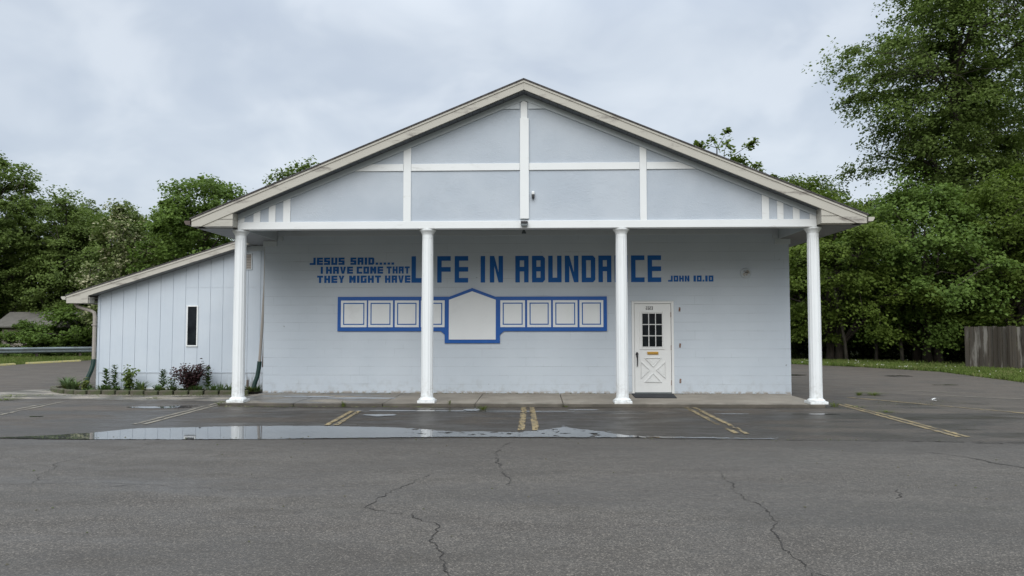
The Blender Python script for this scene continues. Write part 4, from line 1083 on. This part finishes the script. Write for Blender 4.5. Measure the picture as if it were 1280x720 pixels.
plant('weed_clump', 'yellow-green weed clump under the right green hose', 'plant', -6.80, 17.5, Zs, [('leaves', blades(70, .20, .26, .016, pr_), wee)])
plant('weed_clump', 'low weeds beside the first porch column behind the edging', 'plant', -7.25, 17.5, Zs, [('leaves', blades(40, .14, .2, .012, pr_), lil)])
# weeds and tufts in the pavement
for lab, x, y, z, n, h, sp in [('grass tuft at the foot of the first porch column', -6.38, 14.95, 0, 70, .14, .16), ('small weed in the slab joint left of the second column', -3.87, 14.8, 0, 26, .18, .09),
                               ('green weed at the puddle edge right of the second column', -1.05, 14.3, 0, 40, .14, .14), ('tiny weed on the slab edge right of the second column', -1.75, 14.84, .03, 14, .16, .05),
                               ('tiny weed against the slab in front of the notice board', .55, 14.78, 0, 16, .07, .08), ('weed beside the base of the right porch column', 5.85, 15.0, 0, 40, .15, .13), ('small flat weed near the right porch column', 6.25, 14.9, 0, 26, .06, .16),
                               ('left of two grass tufts on the lot right of the porch', 7.38, 17.5, 0, 50, .14, .13), ('right and wider of two grass tufts on the lot', 7.72, 17.5, 0, 90, .13, .24),
                               ('flat grass patch on the lot left of the flower bed', -11.6, 15.9, 0, 90, .06, .34), ('small grass patch at the left frame edge of the lot', -12.0, 16.7, 0, 70, .06, .4), ('thin weeds along the apron below the edging', -8.5, 16.25, 0, 40, .05, .22), ('flat weed on the striping near the right porch column', 6.45, 14.1, 0, 50, .045, .2)]:
    plant('weed_tuft', lab, 'weed', x, y, z, [('leaves', blades(n, h, sp, .006, pr_, .7, sp * .6), wee)])
def litter(name, mat, n, seed, spots, smin, smax, label, cat, flat=.6):
    r = np.random.default_rng(seed); mb = MB()
    for i in range(n):
        x0, x1, y, sy, z = spots[r.integers(0, len(spots))]; x = r.uniform(x0, x1); yy = y + r.normal(0, sy); q = r.uniform(smin, smax); a = r.uniform(0, 6.28)
        P = [(x + q * math.cos(a + k * 2.094) * r.uniform(.7, 1.2), yy + q * math.sin(a + k * 2.094) * r.uniform(.7, 1.2), z) for k in range(3)] + [(x, yy, z + q * flat * r.uniform(.6, 1.3))]
        mb.add(P, [(0, 1, 3), (1, 2, 3), (2, 0, 3)])
    tag(mb.build(name, mat, recalc=False), label, cat, kind='stuff')
litter('grit', M['edging'], 900, 21, [(-6.3, 6.2, 14.78, .05, .002), (-12, 6.5, 16.2, .5, .002), (-8, 12, 10.6, .08, .008), (-6.2, 5.4, 17.05, .07, .061), (5.8, 9, 15.5, .7, .002), (-9, 9, 8.0, 2.2, .006)], .006, .02, 'scattered grit and small stones on the pavement', 'grit')
litter('dead_leaves', M['leaf_pale'], 500, 22, [(-11.9, -6.6, 17.55, .12, .055), (-6.3, -2, 14.75, .05, .004), (-12, -6.5, 17.0, .12, .008), (-6.0, 5, 17.1, .03, .062)], .012, .035, 'dead leaves and bits of debris in the bed and along the slab', 'leaf litter', .2)
for i in range(44):
    x = pr_.uniform(-11.7, -6.6); y = pr_.uniform(17.32, 17.75) if x > -10.9 else pr_.uniform(17.7, 18.2)
    plant('weed_tuft', 'low scruffy weed growing in the flower bed', 'weed', x, y, Zs, [('leaves', blades(pr_.randint(14, 34), pr_.uniform(.08, .32), pr_.uniform(.07, .24), pr_.uniform(.006, .022), pr_, .7, .06), pr_.choice([wee, lil, lil, hos]))], 'scruffy weeds in the flower bed')
lit = MB(); r_ = np.random.default_rng(3)
for k in range(3):
    pts = [(.11 * math.cos(t) * r_.uniform(.7, 1.2), .08 * math.sin(t) * r_.uniform(.7, 1.2)) for t in np.linspace(0, 6.283, 8)[:-1]]
    nb_ = len(lit.v); lit.v += [(a + .03 * k, b - .02 * k, .012 + .03 * k + r_.uniform(0, .035)) for a, b in pts] + [(.03 * k, 0, .03 + .03 * k)]
    lit.f += [(nb_ + i, nb_ + (i + 1) % 7, nb_ + 7) for i in range(7)]
lo = lit.build('paper_scrap', M['paper'], recalc=False); lo.scale = (.62, .62, .7); lo.location = (8.4, 16.2, 0); tag(lo, 'crumpled white paper scrap lying on the lot at the right', 'litter')

# grass on the verges, as blades
def grass(name, fn, n, h, seed, label):
    r = np.random.default_rng(seed); P = []
    while len(P) < n:
        p = fn(r)
        if p is not None: P.append(p)
    P = np.array(P); k = len(P); hh = h * r.uniform(.5, 1.3, k)
    pos = np.stack([P[:, 0], P[:, 1], -.03 + hh * .45], 1); tg = np.stack([r.normal(0, .45, k), r.normal(0, .45, k), np.ones(k)], 1); nor = np.stack([r.normal(0, 1, k), r.normal(0, 1, k) - .6, np.full(k, .4)], 1)
    o = link_mesh(name, leaf_mesh(name, pos, nor, tg, hh, .12, .02), M['grass']); tag(o, label, 'grass', kind='stuff')
def edge_x(y): return lerp([(10, 14.5), (15, 14.4), (21.6, 13.75), (26.4, 14.05), (29.3, 12.6), (31.7, 10.65), (35, 10.2)], y)
def fr_(r):
    y = 34 - 17 * r.uniform(0, 1) ** 1.3; x = edge_x(y) - .12 + abs(r.normal(0, 2.3)); return (x, y) if x < 22 else None
grass('verge_grass', fr_, 42000, .15, 4, 'unmown green grass on the verge at the right')
def fl_(r):
    y = r.uniform(26, 38); x = r.uniform(-31, -20)
    return (x, y) if x < (-21.85 if y < 31 else -21.7 + (y - 31) * .2) else None
grass('bank_grass', fl_, 26000, .14, 5, 'short dry grass along the guardrail at the left')
fc = MB(); r_ = np.random.default_rng(8)
for i in range(70):
    p = fr_(r_)
    if p: fc.add([(p[0] + a * .022, p[1], .10 + b * .022) for a, b in ((-1, 0), (0, -1), (1, 0), (0, 1))] + [(p[0], p[1] - .02, .10), (p[0], p[1] + .02, .10)], [(0, 1, 4), (1, 2, 4), (2, 3, 4), (3, 0, 4), (1, 0, 5), (2, 1, 5), (3, 2, 5), (0, 3, 5)])
tag(fc.build('clover_flowers', M['clover'], recalc=False), 'scattered white clover heads in the verge grass', 'flowers', kind='stuff')

# ------------------------------------------------------------------ sky, sun, camera
wd = bpy.data.worlds.new('World'); scene.world = wd; wd.use_nodes = True
nt = wd.node_tree; nt.nodes.clear(); g = G(nt); out = g.n('ShaderNodeOutputWorld')
SUN_EL, SUN_AZ = 39., 8.
sky = g.n('ShaderNodeTexSky', sky_type='NISHITA', sun_disc=False); sky.sun_elevation = R(SUN_EL); sky.sun_rotation = R(180 + SUN_AZ); sky.air_density = 1.3; sky.dust_density = 2.5
b1 = g.n('ShaderNodeBackground'); g.put(b1.inputs[0], sky.outputs[0]); b1.inputs[1].default_value = .10
dr = g.n('ShaderNodeTexCoord').outputs['Generated']; s = g.sep(dr)
zz = g.math('MAXIMUM', s[2], 0.)
den = g.math('ADD', zz, .45)
pl_ = g.comb(g.math('DIVIDE', s[0], den), g.math('DIVIDE', s[1], den), 0.)
n1 = g.noise(g.map(pl_, (1., 1., 1), (.7, .2, 0)), 1.7, 4, .5, .3)
n2 = g.noise(g.map(pl_, (1.9, 2., 1), (4., 1.3, 0)), 2.0, 4, .52, .4)
cl = g.mix(g.ramp(n1, .32, .68), (.405, .457, .535), (.510, .558, .620))
cl = g.mix(g.ramp(n2, .44, .68, 0., .6), cl, (.60, .64, .69))
cl = g.mix(g.ramp(n2, .50, .30, 0., .55), cl, (.385, .435, .52))
grad = g.ramp(zz, .34, .92, 1., 3.4)                       # an overcast sky is brightest overhead
back = g.ramp(s[1], .15, -.25)                             # dims the unseen low sky behind the viewer, to darken the porch wall top
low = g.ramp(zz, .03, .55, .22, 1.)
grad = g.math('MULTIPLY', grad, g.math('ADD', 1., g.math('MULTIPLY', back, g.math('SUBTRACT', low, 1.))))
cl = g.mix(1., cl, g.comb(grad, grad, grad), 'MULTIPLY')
cl = g.mix(g.ramp(zz, .4, .9), cl, g.mix(1., cl, (1.02, 1.0, .96), 'MULTIPLY'))
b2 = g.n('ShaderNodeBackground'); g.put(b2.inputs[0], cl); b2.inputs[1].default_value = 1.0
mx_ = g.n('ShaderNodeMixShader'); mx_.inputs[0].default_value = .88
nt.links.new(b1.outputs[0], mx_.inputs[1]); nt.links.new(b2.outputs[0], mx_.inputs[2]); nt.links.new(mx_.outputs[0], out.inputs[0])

sl_ = bpy.data.lights.new('sun', 'SUN'); sl_.energy = 1.5; sl_.angle = R(55); sl_.color = (1., .985, .96)
so = bpy.data.objects.new('sun', sl_); col.objects.link(so); so.rotation_euler = (R(90 - SUN_EL), 0, R(-SUN_AZ)); so.location = (0, -5, 20)

cd = bpy.data.cameras.new('camera'); co = bpy.data.objects.new('camera', cd); col.objects.link(co)
cd.sensor_fit = 'HORIZONTAL'; cd.sensor_width = 36; cd.lens = 930 / 1280 * 36; cd.clip_end = 2000; cd.clip_start = .05
th, al, ro = .0510, .0346, -.0007
Fv = Vector((-math.sin(al) * math.cos(th), math.cos(al) * math.cos(th), math.sin(th))); Rv = Vector((math.cos(al), math.sin(al), 0)); Uv = Rv.cross(Fv)
R2 = math.cos(ro) * Rv + math.sin(ro) * Uv; U2 = -math.sin(ro) * Rv + math.cos(ro) * Uv
co.matrix_world = Matrix(((R2.x, U2.x, -Fv.x, 0), (R2.y, U2.y, -Fv.y, 0), (R2.z, U2.z, -Fv.z, 1.60), (0, 0, 0, 1)))
scene.camera = co
scene.render.resolution_x, scene.render.resolution_y = 1024, 576
vs = scene.view_settings; vs.view_transform = 'Standard'; vs.look = 'None'; vs.exposure = .48; vs.gamma = 1.; vs.use_curve_mapping = False
scene.render.engine = 'CYCLES'
cy = scene.cycles; cy.max_bounces = 6; cy.diffuse_bounces = 3; cy.glossy_bounces = 3; cy.transmission_bounces = 3; cy.use_denoising = True
